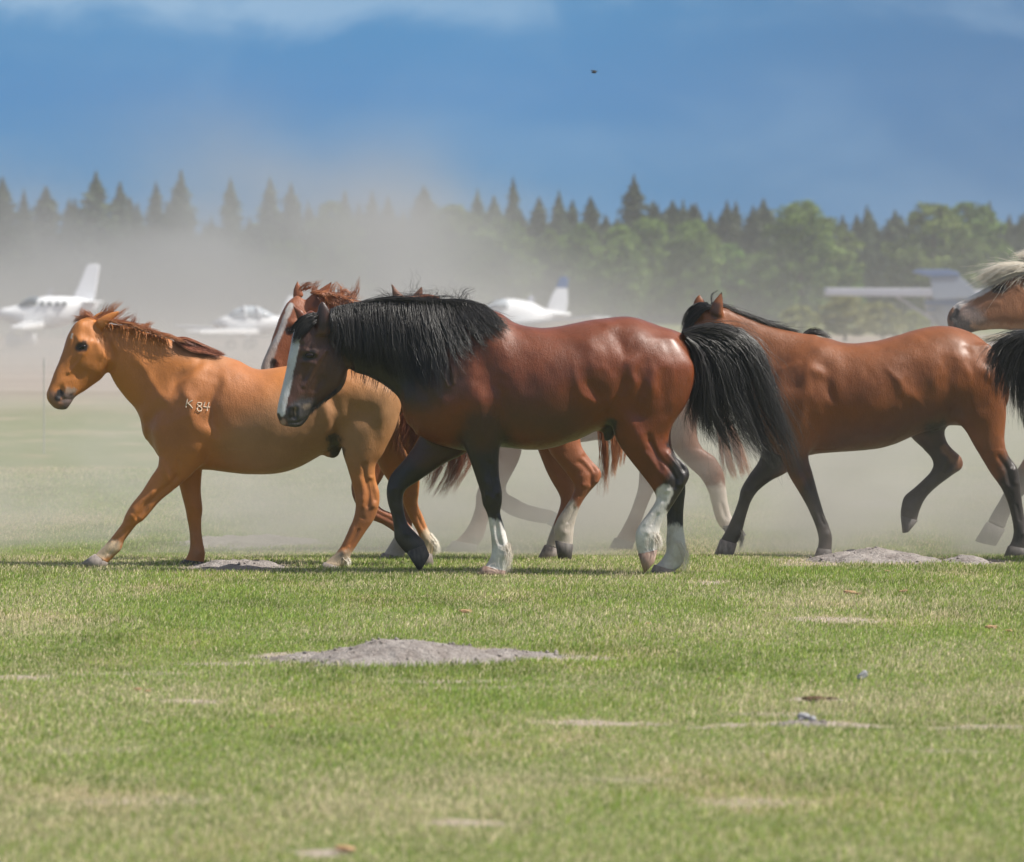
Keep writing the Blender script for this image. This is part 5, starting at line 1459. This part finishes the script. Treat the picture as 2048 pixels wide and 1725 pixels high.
p.hexa('tailplane', [(170, 604, -1.9, .06), (196, 604, -1.9, .06), (196, 604, 1.9, .06), (168, 604, 1.9, .06)], PWHITE)
p.tube('wheel_fairing', [(12, 672, 12, 694, .05), (22, 668, 22, 696, .10), (36, 672, 38, 694, .08), (50, 680, 50, 688, .03)], -.2, PWHITE)
p.tube('wheel_fairing', [(48, 668, 48, 690, .05), (58, 664, 58, 692, .10), (70, 668, 72, 690, .08)], -1.5, PWHITE)
p.slab('gear_leg', [(60, 650), (66, 650), (64, 674), (59, 674)], -1.53, -1.47, PWHITE)
p.slab('gear_leg', [(22, 645), (27, 645), (27, 676), (22, 676)], -.23, -.17, PWHITE)
p.slab('propeller', [(-9, 604), (-5, 604), (-5, 652), (-9, 652)], -.02, .02, PRUB)
p.slab('antenna', [(94, 594), (97, 594), (104, 578), (102, 578)], -.01, .01, PGREY)

# second: small bubble canopied aeroplane pointing left
p = Plane('small white aeroplane with bubble canopy left of the chestnut horse\'s head', 149, 505)
p.tube('fuselage', [(434, 640, 434, 652, .14), (446, 634, 446, 660, .34), (465, 630, 465, 668, .44), (495, 628, 497, 674, .48), (530, 630, 532, 670, .46), (560, 632, 562, 660, .32),
                    (590, 632, 592, 648, .16), (604, 633, 605, 642, .06)], 0, PWHITE, 2.3)
p.tube('canopy', [(455, 631, 458, 636, .2), (470, 619, 474, 638, .40), (490, 613, 496, 640, .46), (512, 614, 520, 640, .46), (534, 622, 540, 640, .36), (552, 632, 554, 638, .15)], 0, PCANO, 2.1)
p.slab('canopy_frame', [(488, 612), (491, 612), (497, 640), (494, 640)], -.49, .49, PWHITE)
p.slab('canopy_frame', [(514, 613), (517, 614), (526, 640), (523, 640)], -.47, .47, PWHITE)
p.tube('spinner', [(424, 646, 424, 650, .04), (428, 642, 428, 654, .14), (436, 640, 436, 656, .16)], 0, CHROME, 2)
p.slab('tail_fin', [(560, 632), (572, 602), (577, 592), (588, 592), (598, 640)], -.05, .05, PWHITE)
p.hexa('wing', [(455, 662, -.4, .18), (520, 664, -.4, .18), (420, 663, -4.2, .10), (390, 662, -4.2, .10)], PWHITE)
p.hexa('wing', [(455, 660, .4, .18), (520, 662, .4, .18), (380, 656, 4.2, .10), (330, 655, 4.2, .10)], PWHITE)
p.hexa('tailplane', [(570, 636, -1.4, .05), (594, 636, -1.4, .05), (594, 636, 1.4, .05), (570, 636, 1.4, .05)], PWHITE)
p.wheel(462, 690, 0); p.wheel(500, 690, -1.1); p.wheel(500, 688, 1.1)
p.slab('gear_leg', [(498, 668), (502, 668), (502, 690), (498, 690)], -1.12, -1.06, PWHITE)

# third: white aeroplane with blue tipped fin, pointing left
p = Plane('white aeroplane with blue tipped fin above the back of the middle bay', 150, 1060)
p.tube('fuselage', [(952, 628, 952, 640, .16), (965, 618, 965, 652, .42), (990, 604, 990, 664, .55), (1010, 598, 1012, 668, .58), (1040, 600, 1044, 668, .56), (1066, 606, 1072, 664, .48), (1090, 618, 1094, 652, .28),
                    (1120, 622, 1122, 640, .14), (1140, 626, 1141, 633, .05)], 0, PWHITE, 2.2)
p.tube('windscreen', [(976, 612, 980, 622, .42), (990, 603, 996, 624, .56), (1004, 599, 1010, 624, .59), (1012, 599, 1016, 624, .59)], -.02, PCANO, 2.2)
p.slab('tail_fin', [(1092, 622), (1104, 590), (1112, 577), (1134, 577), (1136, 600), (1132, 630)], -.07, .07, PWHITE)
p.slab('fin_tip', [(1112, 576), (1119, 556), (1130, 553), (1137, 560), (1135, 576)], -.065, .065, PBLUE)
p.slab('antenna', [(1056, 604), (1058, 592), (1066, 592), (1068, 606)], -.03, .03, PGREY)
p.hexa('wing', [(1010, 650, -.5, .18), (1080, 652, -.5, .18), (1215, 636, -5.0, .09), (1180, 634, -5.0, .09)], PWHITE)
p.hexa('wing', [(1010, 652, .5, .18), (1080, 652, .5, .18), (1000, 646, 5.0, .09), (960, 646, 5.0, .09)], PWHITE)
p.hexa('tailplane', [(1110, 628, -1.8, .05), (1138, 630, -1.8, .05), (1138, 630, 1.8, .05), (1110, 628, 1.8, .05)], PWHITE)
p.wheel(985, 692, 0); p.wheel(1035, 692, -1.2); p.wheel(1035, 690, 1.2)
p.slab('gear_leg', [(1033, 664), (1037, 664), (1037, 692), (1033, 692)], -1.22, -1.16, PWHITE)

# fourth: high wing aeroplane seen from its tail, right
p = Plane('white and blue high wing aeroplane behind the rump of the right bay', 150, 1900)
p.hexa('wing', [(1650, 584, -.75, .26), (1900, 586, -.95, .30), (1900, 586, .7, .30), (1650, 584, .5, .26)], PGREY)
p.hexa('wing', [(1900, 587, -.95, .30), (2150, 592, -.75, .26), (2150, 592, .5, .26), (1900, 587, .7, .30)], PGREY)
p.tube('fuselage', [(1848, 596, 1926, 640, .3), (1850, 594, 1940, 650, .5)], .2, PSHADE, 2.5)
p.tube('cabin', [(1852, 590, 1944, 590, .9), (1850, 606, 1946, 606, 1.0), (1856, 630, 1944, 630, 1.0), (1874, 652, 1936, 652, .9), (1890, 662, 1926, 662, .6)], .3, PSHADE, 2.8)
p.slab('tail_fin', [(1844, 556), (1900, 553), (1912, 562), (1932, 582), (1934, 596), (1850, 600)], -3.0, -2.9, PSHADE)
p.slab('fin_tip', [(1808, 546), (1818, 541), (1876, 540), (1896, 544), (1903, 553), (1844, 555)], -3.04, -2.86, PBLUE)
p.slab('stripe', [(1846, 602), (1902, 598), (1924, 606), (1924, 612), (1846, 610)], -.78, -.70, PBLUE)
p.slab('stripe', [(1846, 618), (1868, 616), (1868, 621), (1846, 622)], -.78, -.70, PBLUE)
p.slab('window', [(1856, 597), (1884, 597), (1884, 606), (1858, 606)], -.76, -.68, PGLASS)
p.slab('wing_strut', [(1786, 593), (1794, 592), (1868, 638), (1864, 643)], -.35, -.27, PGREY)
p.slab('wing_strut', [(1996, 594), (2004, 595), (1934, 643), (1930, 638)], -.35, -.27, PGREY)
p.slab('gear_leg', [(1866, 640), (1871, 640), (1856, 686), (1851, 686)], -.1, .0, PGREY)
p.slab('gear_leg', [(1924, 640), (1929, 640), (1944, 686), (1939, 686)], -.1, .0, PGREY)
p.wheel(1853, 690, -.1, .2); p.wheel(1942, 690, -.1, .2)

# ------------------------------------------------------------------ trees
def leaf_mat(name, c0, c1):
    m, t, bs = material(name, 0.7, 0.2)
    at = t.n('ShaderNodeAttribute', {'attribute_name': 'coat'}).outputs['Color']
    oi = t.n('ShaderNodeObjectInfo').outputs['Random']
    s = t.n('ShaderNodeSeparateColor', Color=at)
    col = t.mix(s.outputs[0], c4(c0), c4(c1))
    hsv = t.n('ShaderNodeHueSaturation', Color=col)
    t.set(hsv, 'Hue', t.mapr(oi, 0, 1, 0.475, 0.515)); t.set(hsv, 'Value', t.mapr(oi, 0, 1, 0.75, 1.25))
    t.set(bs, 'Base Color', hsv.outputs[0])
    tr = t.n('ShaderNodeBsdfTranslucent', Color=hsv.outputs[0])
    mxs = t.n('ShaderNodeMixShader'); mxs.inputs[0].default_value = 0.25
    t.t.links.new(bs.outputs[0], mxs.inputs[1]); t.t.links.new(tr.outputs[0], mxs.inputs[2])
    out = [n for n in t.t.nodes if n.type == 'OUTPUT_MATERIAL'][0]
    t.t.links.new(mxs.outputs[0], out.inputs['Surface'])
    return m


LEAFC = leaf_mat('needles', (0.030, 0.048, 0.026), (0.095, 0.125, 0.062))
LEAFD = leaf_mat('leaves', (0.055, 0.105, 0.022), (0.19, 0.29, 0.065))
LEAFW = leaf_mat('willow_leaves', (0.17, 0.20, 0.07), (0.36, 0.38, 0.16))
BARK, _t, _b = material('bark', 0.9, 0.1)
_t.set(_b, 'Base Color', _t.ramp(_t.noise(_t.mapping(_t.n('ShaderNodeTexCoord').outputs['Object'], (8, 8, 1.5)), 1, 5), [(0.3, (0.06, 0.045, 0.035)), (0.7, (0.16, 0.12, 0.09))]))


def leaves(C, S, rs, flat=0.5):
    """random quads: centres C (n,3), sizes S (n,)"""
    n = len(C)
    a = rs.randn(n, 3); a[:, 2] *= flat; a /= np.linalg.norm(a, axis=1, keepdims=True)
    b = np.cross(a, rs.randn(n, 3)); b /= np.linalg.norm(b, axis=1, keepdims=True)
    a = a * S[:, None]; b = b * S[:, None] * 0.55
    V = np.stack([C - a, C + b, C + a, C - b], 1).reshape(-1, 3)
    return V, np.arange(n * 4).reshape(-1, 4)


def tube_mesh(P, R, M=8):
    P = np.array(P, float); n = len(P)
    V = []
    for q, r in zip(P, R):
        for j in range(M):
            a = j / M * 6.283
            V.append((q[0] + r * math.cos(a), q[1] + r * math.sin(a), q[2]))
    i = np.arange(n - 1)[:, None] * M; j = np.arange(M)[None]; j2 = (j + 1) % M
    return np.array(V), np.stack([i + j, i + j2, i + M + j2, i + M + j], -1).reshape(-1, 4)


def conifer_mesh(seed):
    """unit tree: height 1, crown half width ~0.17"""
    rs = np.random.RandomState(seed)
    C, S, tone = [], [], []
    nb = 170
    for k in range(nb):
        f = ((k + rs.rand() * .8) / nb) ** 0.92
        z = 0.03 + 0.95 * f
        r = (0.205 + .03 * math.sin(f * 9 + seed)) * (1 - f) ** 0.84 * (0.42 + 0.80 * rs.rand() ** 1.3) + 0.006
        a = k * 2.4 + rs.rand() * 0.9
        m = int(26 + 44 * (1 - f))
        t = rs.rand(m) ** 0.7
        c = np.stack([np.cos(a) * r * t, np.sin(a) * r * t, z - 0.05 * t * r / 0.15 * (1 - f)], -1)
        c += rs.randn(m, 3) * np.array([.018, .018, .010]) * (1.2 - f * .75)
        C.append(c); S.append((0.013 + 0.016 * rs.rand(m)) * (1.15 - 0.6 * f)); tone.append(np.clip(rs.rand() * .6 + rs.rand(m) * .5 + t * .1, 0, 1))
    C = np.vstack(C); S = np.concatenate(S); tone = np.concatenate(tone)
    az = np.arctan2(C[:, 1], C[:, 0])
    lob = 1 + 0.28 * np.sin(az * 2 + C[:, 2] * 21 + seed) * np.sin(C[:, 2] * 33 + seed * 2) + 0.18 * np.sin(az * 5 + C[:, 2] * 60 + seed * 3)
    C[:, 0] *= lob; C[:, 1] *= lob
    C += rs.randn(len(C), 3) * np.array([.013, .013, .006]) * np.clip(1.02 - C[:, 2:3], 0.04, 1) ** 0.8
    C[:, :2] *= np.clip((1.0 - C[:, 2:3]) / 0.16, 0.15, 1)
    S = S * np.clip((1.03 - C[:, 2]) / 0.14, 0.35, 1)
    S = S * (0.8 + 0.5 * rs.rand(len(S)))
    V, Q = leaves(C, S, rs, 0.5)
    return V, Q, np.repeat(tone, 4)[:, None] * np.ones((1, 3))


def broad_mesh(seed, nl=26, low=0.12):
    rs = np.random.RandomState(seed)
    C, S, tone = [], [], []
    for k in range(nl * 5):
        a = rs.rand() * 6.283; f = rs.rand()
        z = low + 0.84 * f
        R = 0.30 * math.sin(math.pi * min(1, max(0.0, (f * 0.86 + 0.12)))) ** 0.55 * rs.rand() ** 0.42
        c0 = np.array([math.cos(a) * R, math.sin(a) * R, z])
        m = 62
        d = rs.randn(m, 3); d /= np.linalg.norm(d, axis=1, keepdims=True)
        rr = (0.025 + 0.055 * rs.rand())
        C.append(c0 + d * rr * (rs.rand(m, 1) ** 0.4) * np.array([1.1, 1.1, 0.8])); S.append(0.012 + 0.014 * rs.rand(m))
        tone.append(np.clip(rs.rand() * .7 + rs.rand(m) * .4, 0, 1))
    C = np.vstack(C); S = np.concatenate(S); tone = np.concatenate(tone)
    V, Q = leaves(C, S, rs, 0.8)
    return V, Q, np.repeat(tone, 4)[:, None] * np.ones((1, 3))


def proto(kind, seed):
    V, Q, Cc = conifer_mesh(seed) if kind == 'c' else broad_mesh(seed)
    mat = {'c': LEAFC, 'd': LEAFD, 'w': LEAFW}[kind]
    me = np_mesh('crown', V, Q, mat, smooth=False, colors=Cc)
    tv, tq = tube_mesh([(0, 0, -0.01), (0.003, 0, 0.2), (-0.002, 0.002, 0.5), (0, 0, 0.9)], [0.018, 0.014, 0.009, 0.003])
    tr = np_mesh('trunk', tv, tq, BARK)
    a, b = me.data, tr.data
    bpy.data.objects.remove(me); bpy.data.objects.remove(tr)
    return a, b


CON = [proto('c', s) for s in (1, 2, 3, 4, 5, 6)]
DEC = [proto('d', s) for s in (11, 12, 13)]
WIL = [proto('w', s) for s in (21,)]


def tree(px, pytop, kind, D, wide=1.0, label=None, seed=0, name=None, group='trees along the far edge of the field', cat='tree'):
    rs = random.Random(seed * 7 + int(px))
    pool = {'c': CON, 'd': DEC, 'w': WIL}[kind]
    crown, trunk = pool[(seed + int(px)) % len(pool)]
    x, zt = W(px, pytop, D)
    zg = float(ground_z(x, D))
    h = zt - zg
    r = empty(name or {'c': 'conifer', 'd': 'broadleaf_tree', 'w': 'willow_shrub'}[kind], (x, D, zg), label, cat, group)
    r.rotation_euler = (0, 0, rs.random() * 6.28)
    r.scale = (h * wide, h * wide, h)
    for me, nm in ((crown, 'crown'), (trunk, 'trunk')):
        o = bpy.data.objects.new(nm, me); link(o, r)
    return r


SKY_CON = [(5, 348, 1), (48, 374, .9), (92, 368, 1.2), (150, 392, 1), (192, 338, 1.25), (240, 358, .9), (275, 400, 1), (312, 360, .8), (362, 333, .8), (345, 385, 1), (410, 440, .9), (461, 350, .95), (500, 430, .8),
           (540, 350, 1.2), (582, 360, .8), (616, 398, .7), (645, 430, 1), (690, 376, .75), (718, 400, .9), (744, 378, .9), (776, 388, 1), (805, 430, .9), (848, 367, 1.3), (880, 420, 1), (955, 373, .7), (986, 388, .9), (1026, 350, .7),
           (1078, 390, 1.2), (1118, 377, 1.1), (1150, 425, .9), (1186, 398, .8), (1215, 430, 1), (1268, 344, .95), (1316, 402, .6), (1345, 425, .9), (1366, 394, .9), (1392, 402, 1), (1422, 440, .9), (1454, 396, 1), (1506, 406, .9),
           (1535, 440, .9), (1560, 420, 1), (1734, 405, .8), (1765, 470, .8), (1792, 460, .8), (1830, 450, .9), (2012, 440, .9), (2040, 425, .8), (2062, 445, 1), (-30, 370, 1), (-70, 390, 1)]
SEG = [(-400, 30, 'at the far left edge'), (30, 130, 'above the nose of the far left aeroplane'), (130, 260, 'above the fin of the far left aeroplane'),
       (260, 385, "right of the golden horse's head"), (385, 520, 'above the bubble canopied aeroplane'), (520, 600, "just left of the blazed horse's ears"),
       (600, 700, "above the blazed horse's head"), (700, 800, "above the black mane's front half"), (800, 900, "above the black mane's rear half"),
       (900, 1040, 'above the cabin of the blue tipped aeroplane'), (1040, 1150, 'above the blue tipped fin'), (1150, 1240, "over the middle bay's back"),
       (1240, 1340, "over the middle bay's croup"), (1340, 1430, "above the turned away bay's ears"), (1430, 1580, "above the turned away bay's neck"),
       (1580, 1720, 'above the willow bushes'), (1720, 1800, 'above the long grey wing'), (1800, 1900, 'above the high wing aeroplane'),
       (1900, 2000, "above the creamy maned horse's nose"), (2000, 2300, 'at the far right edge')]
ORD = ['leftmost'] + [q + ' from left' for q in ('second', 'third', 'fourth', 'fifth', 'sixth', 'seventh', 'eighth', 'ninth', 'tenth', 'eleventh', 'twelfth', 'thirteenth')]


def seg_labels(items, noun, plain=False):
    out = {}
    for a, b, ph in SEG:
        g = sorted([t for t in items if a <= t[0] < b])
        for i, t in enumerate(g):
            if len(g) == 1: w_ = 'lone '
            elif i == len(g) - 1: w_ = 'rightmost '
            else: w_ = ORD[i] + ' '
            hh = '' if plain else ('tall ' if t[1] < 385 else ('low ' if t[1] > 425 else ''))
            out[t] = w_ + hh + noun + ' ' + ph
    return out


labs = seg_labels(SKY_CON, 'dark conifer')
for k, tt in enumerate(sorted(SKY_CON)):
    tree(tt[0], tt[1], 'c', 318 + 9 * math.sin(k * 1.9), tt[2] * (1.2 + .22 * math.sin(k * 3.7)), labs[tt], k)
SKY_DEC = [(662, 400, .9), (905, 408, 1.1), (1005, 436, 1.2), (1100, 456, 1.0), (1165, 445, 1.0), (1240, 448, .9), (1300, 436, 1.1), (1385, 440, 1.0), (1602, 402, 1.15), (1650, 432, 1.2), (1690, 500, .9),
           (1868, 405, 1.3), (1935, 402, 1.3), (1985, 470, 1.0), (1350, 500, .45), (1420, 470, .8)]
labs = seg_labels(SKY_DEC, 'spring green broadleaf tree')
for k, tt in enumerate(sorted(SKY_DEC)):
    tree(tt[0], tt[1], 'd', 296 + 6 * math.sin(k * 2.3), tt[2], labs[tt], k + 60)
rs = random.Random(9)
MID = []
x_ = -60
while x_ < 2130:
    MID.append((x_, rs.uniform(385, 436), rs.uniform(1.0, 1.9)))
    x_ += rs.uniform(26, 56)
labs = seg_labels(MID, 'half hidden conifer', True)
for k, tt in enumerate(MID):
    px, pt, wd = tt
    tree(px, pt + (12 if 1560 < px else 0), 'c', 327 + rs.uniform(-3, 3), wd, labs[tt], k + 400, group='shorter conifers between the skyline trees')
rs = random.Random(5)
n = 0
for row, (D, lo, hi, step) in enumerate([(334, 425, 485, 38), (306, 480, 560, 38)]):
    items = []
    px = -110
    while px < 2160:
        items.append((px, rs.uniform(lo, hi), 'c' if rs.random() < (0.85 if row == 0 else 0.6) else 'd', D + rs.uniform(-4, 4)))
        px += step * rs.uniform(0.75, 1.25)
    for noun, kd in ((('rear belt conifer', 'c'), ('rear belt leafy tree', 'd')) if row == 0 else (('young front row conifer', 'c'), ('young front row leafy tree', 'd'))):
        sub = [q for q in items if q[2] == kd]
        labs = seg_labels(sub, noun, True)
        for q in sub:
            tree(q[0], q[1], kd, q[3], 1.6 if kd == 'c' else 1.45, labs[q], n + 100, group='filling trees of the far wood' if row == 0 else 'young trees before the far wood')
            n += 1
for k in range(34):
    px = (-130 - 34 * k) if k < 17 else (2190 + 34 * (k - 17))
    tree(px, rs.uniform(370, 440), 'c' if k % 4 else 'd', 318 + rs.uniform(-8, 10), rs.uniform(1.3, 1.8),
         'dark tree of the wood beyond the left edge of the picture' if k < 17 else 'dark tree of the wood beyond the right edge of the picture', k + 600,
         group='wood beyond the left edge' if k < 17 else 'wood beyond the right edge')
for k, (px, pt, wd) in enumerate([(1600, 610, 1.9), (1690, 588, 2.2), (1765, 604, 2.0), (1830, 622, 1.9)]):
    tree(px, pt, 'w', 176 + 3 * k, wd, ['leftmost and lowest', 'tallest', 'third from left', 'rightmost'][k] + ' pale yellow green willow bush by the high wing aeroplane', 300 + k,
         group='willow bushes before the wood', cat='bush')

# small insect high in the air
BUGM, _t, _b = material('insect_dark', 0.5, 0.3)
_b.inputs['Base Color'].default_value = (0.03, 0.03, 0.035, 1)
D = 31.0
x, z = W(1188, 145, D)
r = empty('flying_insect', (x, D, z), 'dark blurred insect flying high against the blue sky', 'insect')
def blob(name, c, s, parent):
    u = np.linspace(0, math.pi, 7); v = np.arange(8) / 8 * 6.283
    U, Vv = np.meshgrid(u, v, indexing='ij')
    P = np.stack([np.cos(Vv) * np.sin(U), np.sin(Vv) * np.sin(U), np.cos(U)], -1).reshape(-1, 3) * np.array(s) + np.array(c)
    i = np.arange(6)[:, None] * 8; j = np.arange(8)[None]; j2 = (j + 1) % 8
    np_mesh(name, P, np.stack([i + j, i + 8 + j, i + 8 + j2, i + j2], -1).reshape(-1, 4), BUGM, parent)
blob('insect_body', (0, 0, 0), (.020, .008, .008), r)
blob('wing', (-.008, -.02, .012), (.020, .014, .003), r)
blob('wing', (.012, .02, .010), (.020, .014, .003), r)

# ------------------------------------------------------------------ air: thin haze everywhere, dust raised by the hooves
def box(name, lo, hi):
    V = [(x, y, z) for x in (lo[0], hi[0]) for y in (lo[1], hi[1]) for z in (lo[2], hi[2])]
    Fc = [[0, 1, 3, 2], [4, 6, 7, 5], [0, 4, 5, 1], [2, 3, 7, 6], [0, 2, 6, 4], [1, 5, 7, 3]]
    me = bpy.data.meshes.new(name); me.from_pydata(V, [], Fc); me.update()
    return link(bpy.data.objects.new(name, me))


m = bpy.data.materials.new('haze'); m.use_nodes = True
t = NT(m.node_tree)
pv = t.n('ShaderNodeVolumePrincipled', Density=0.0005)
pv.inputs['Color'].default_value = (0.80, 0.84, 0.90, 1)
pv.inputs['Anisotropy'].default_value = 0.2
ot = t.n('ShaderNodeOutputMaterial'); t.t.links.new(pv.outputs[0], ot.inputs['Volume'])
hz = box('haze', (-245, -5, -1.2), (245, 436, 24))
hz.data.materials.append(m)
tag(hz, 'thin bright haze over the whole field', 'haze', kind='stuff')


def dust_mat(name, build, col=(0.72, 0.69, 0.65), aniso=0.2):
    m = bpy.data.materials.new(name); m.use_nodes = True
    t = NT(m.node_tree)
    pos = t.n('ShaderNodeNewGeometry').outputs['Position']
    d = build(t, pos)
    pv = t.n('ShaderNodeVolumePrincipled')
    t.set(pv, 'Density', d)
    pv.inputs['Color'].default_value = (*col, 1)
    pv.inputs['Anisotropy'].default_value = aniso
    ot = t.n('ShaderNodeOutputMaterial'); t.t.links.new(pv.outputs[0], ot.inputs['Volume'])
    return m


def near_dust(t, pos):
    s = t.n('ShaderNodeSeparateXYZ', Vector=pos)
    n = t.noise(t.mapping(pos, (0.9, 0.45, 1.4)), 1.0, 4, 0.6, 0.5)
    # falls off with height, ramps up behind the nearest horses, thins out far away
    hgt = t.math('POWER', 2.718, t.math('MULTIPLY', t.math('ADD', s.outputs['Z'], 0.1), -1.9))
    yy = t.math('MULTIPLY', t.mapr(s.outputs['Y'], 26.0, 28.4, 0, 1, True), t.mapr(s.outputs['Y'], 30.5, 38, 1, 0.16, True))
    d = t.math('MULTIPLY', t.math('MULTIPLY', hgt, yy), t.mapr(n, 0.36, 0.64, 0.12, 1.9, True))
    xx = t.mapr(s.outputs['X'], -2.6, 0.2, 0.42, 1, True)
    return t.math('MULTIPLY', t.math('MULTIPLY', d, xx), 0.56)


dn = box('dust_cloud', (-14, 25.9, -0.3), (14, 55, 2.9))
dn.data.materials.append(dust_mat('hoof_dust', near_dust))
tag(dn, 'low tan dust raised by the hooves right behind the horses', 'dust', kind='stuff')


def far_dust(t, pos):
    s = t.n('ShaderNodeSeparateXYZ', Vector=pos)
    # big soft billows: denser at the left and the middle, rising in two plumes
    n = t.noise(t.mapping(pos, (0.07, 0.05, 0.11)), 1.0, 4, 0.55, 0.6)
    top = t.math('ADD', t.mapr(s.outputs['X'], -26, 24, 4.6, 1.6), t.math('MULTIPLY', t.mapr(n, 0.32, 0.66, -1, 1.15), 3.4))
    zt = t.mapr(t.math('SUBTRACT', top, s.outputs['Z']), -3.6, 4.2, 0, 1, True)
    xx = t.mapr(s.outputs['X'], -9, 9, 1, 0.05, True)
    edge = t.math('MULTIPLY', t.mapr(s.outputs['Y'], 170, 195, 0, 1, True), t.mapr(s.outputs['Y'], 225, 250, 1, 0, True))
    low = t.math('MULTIPLY', t.math('MULTIPLY', t.math('MULTIPLY', zt, xx), edge), t.math('MULTIPLY', t.mapr(n, 0.25, 0.7, 0.45, 1.5), 0.036))
    # two thin puffs that climb into the sky
    def puff(x0, wdt, top):
        g = t.math('DIVIDE', t.math('SUBTRACT', s.outputs['X'], x0), wdt)
        g = t.math('POWER', 2.718, t.math('MULTIPLY', t.math('MULTIPLY', g, g), -1.0))
        return t.math('MULTIPLY', g, t.mapr(s.outputs['Z'], top - 6, top, 1, 0, True))
    pf = t.math('ADD', puff(-15.0, 4.2, 13.5), puff(-5.6, 2.6, 12.0))
    pf = t.math('MULTIPLY', t.math('MULTIPLY', pf, edge), t.math('MULTIPLY', t.mapr(n, 0.38, 0.62, 0.2, 1.4, True), 0.014))
    return t.math('ADD', low, pf)


df = box('dust_cloud', (-60, 168, -0.5), (48, 252, 19))
df.data.materials.append(dust_mat('drifting_dust', far_dust, (0.54, 0.545, 0.55)))
tag(df, 'tall pale dust plume drifting before the wood behind the aeroplanes', 'dust', kind='stuff')


def strip_dust(t, pos):
    s = t.n('ShaderNodeSeparateXYZ', Vector=pos)
    n = t.noise(t.mapping(pos, (0.12, 0.05, 0.3)), 1.0, 3, 0.55, 0.3)
    hgt = t.math('POWER', 2.718, t.math('MULTIPLY', t.math('ADD', s.outputs['Z'], 0.12), -1.6))
    yy = t.math('MULTIPLY', t.mapr(s.outputs['Y'], 70, 105, 0, 1, True), t.mapr(s.outputs['Y'], 140, 160, 1, 0.3, True))
    xx = t.mapr(s.outputs['X'], -2, 8, 1, 0.06, True)
    return t.math('MULTIPLY', t.math('MULTIPLY', t.math('MULTIPLY', hgt, yy), xx), t.math('MULTIPLY', t.mapr(n, 0.3, 0.7, 0.5, 1.5), 0.055))


sd_ = box('dust_cloud', (-40, 66, -0.4), (34, 166, 2.6))
sd_.data.materials.append(dust_mat('strip_dust', strip_dust, (0.64, 0.63, 0.61)))
tag(sd_, 'low veil of pale dust over the airstrip around the aeroplanes', 'dust', kind='stuff')
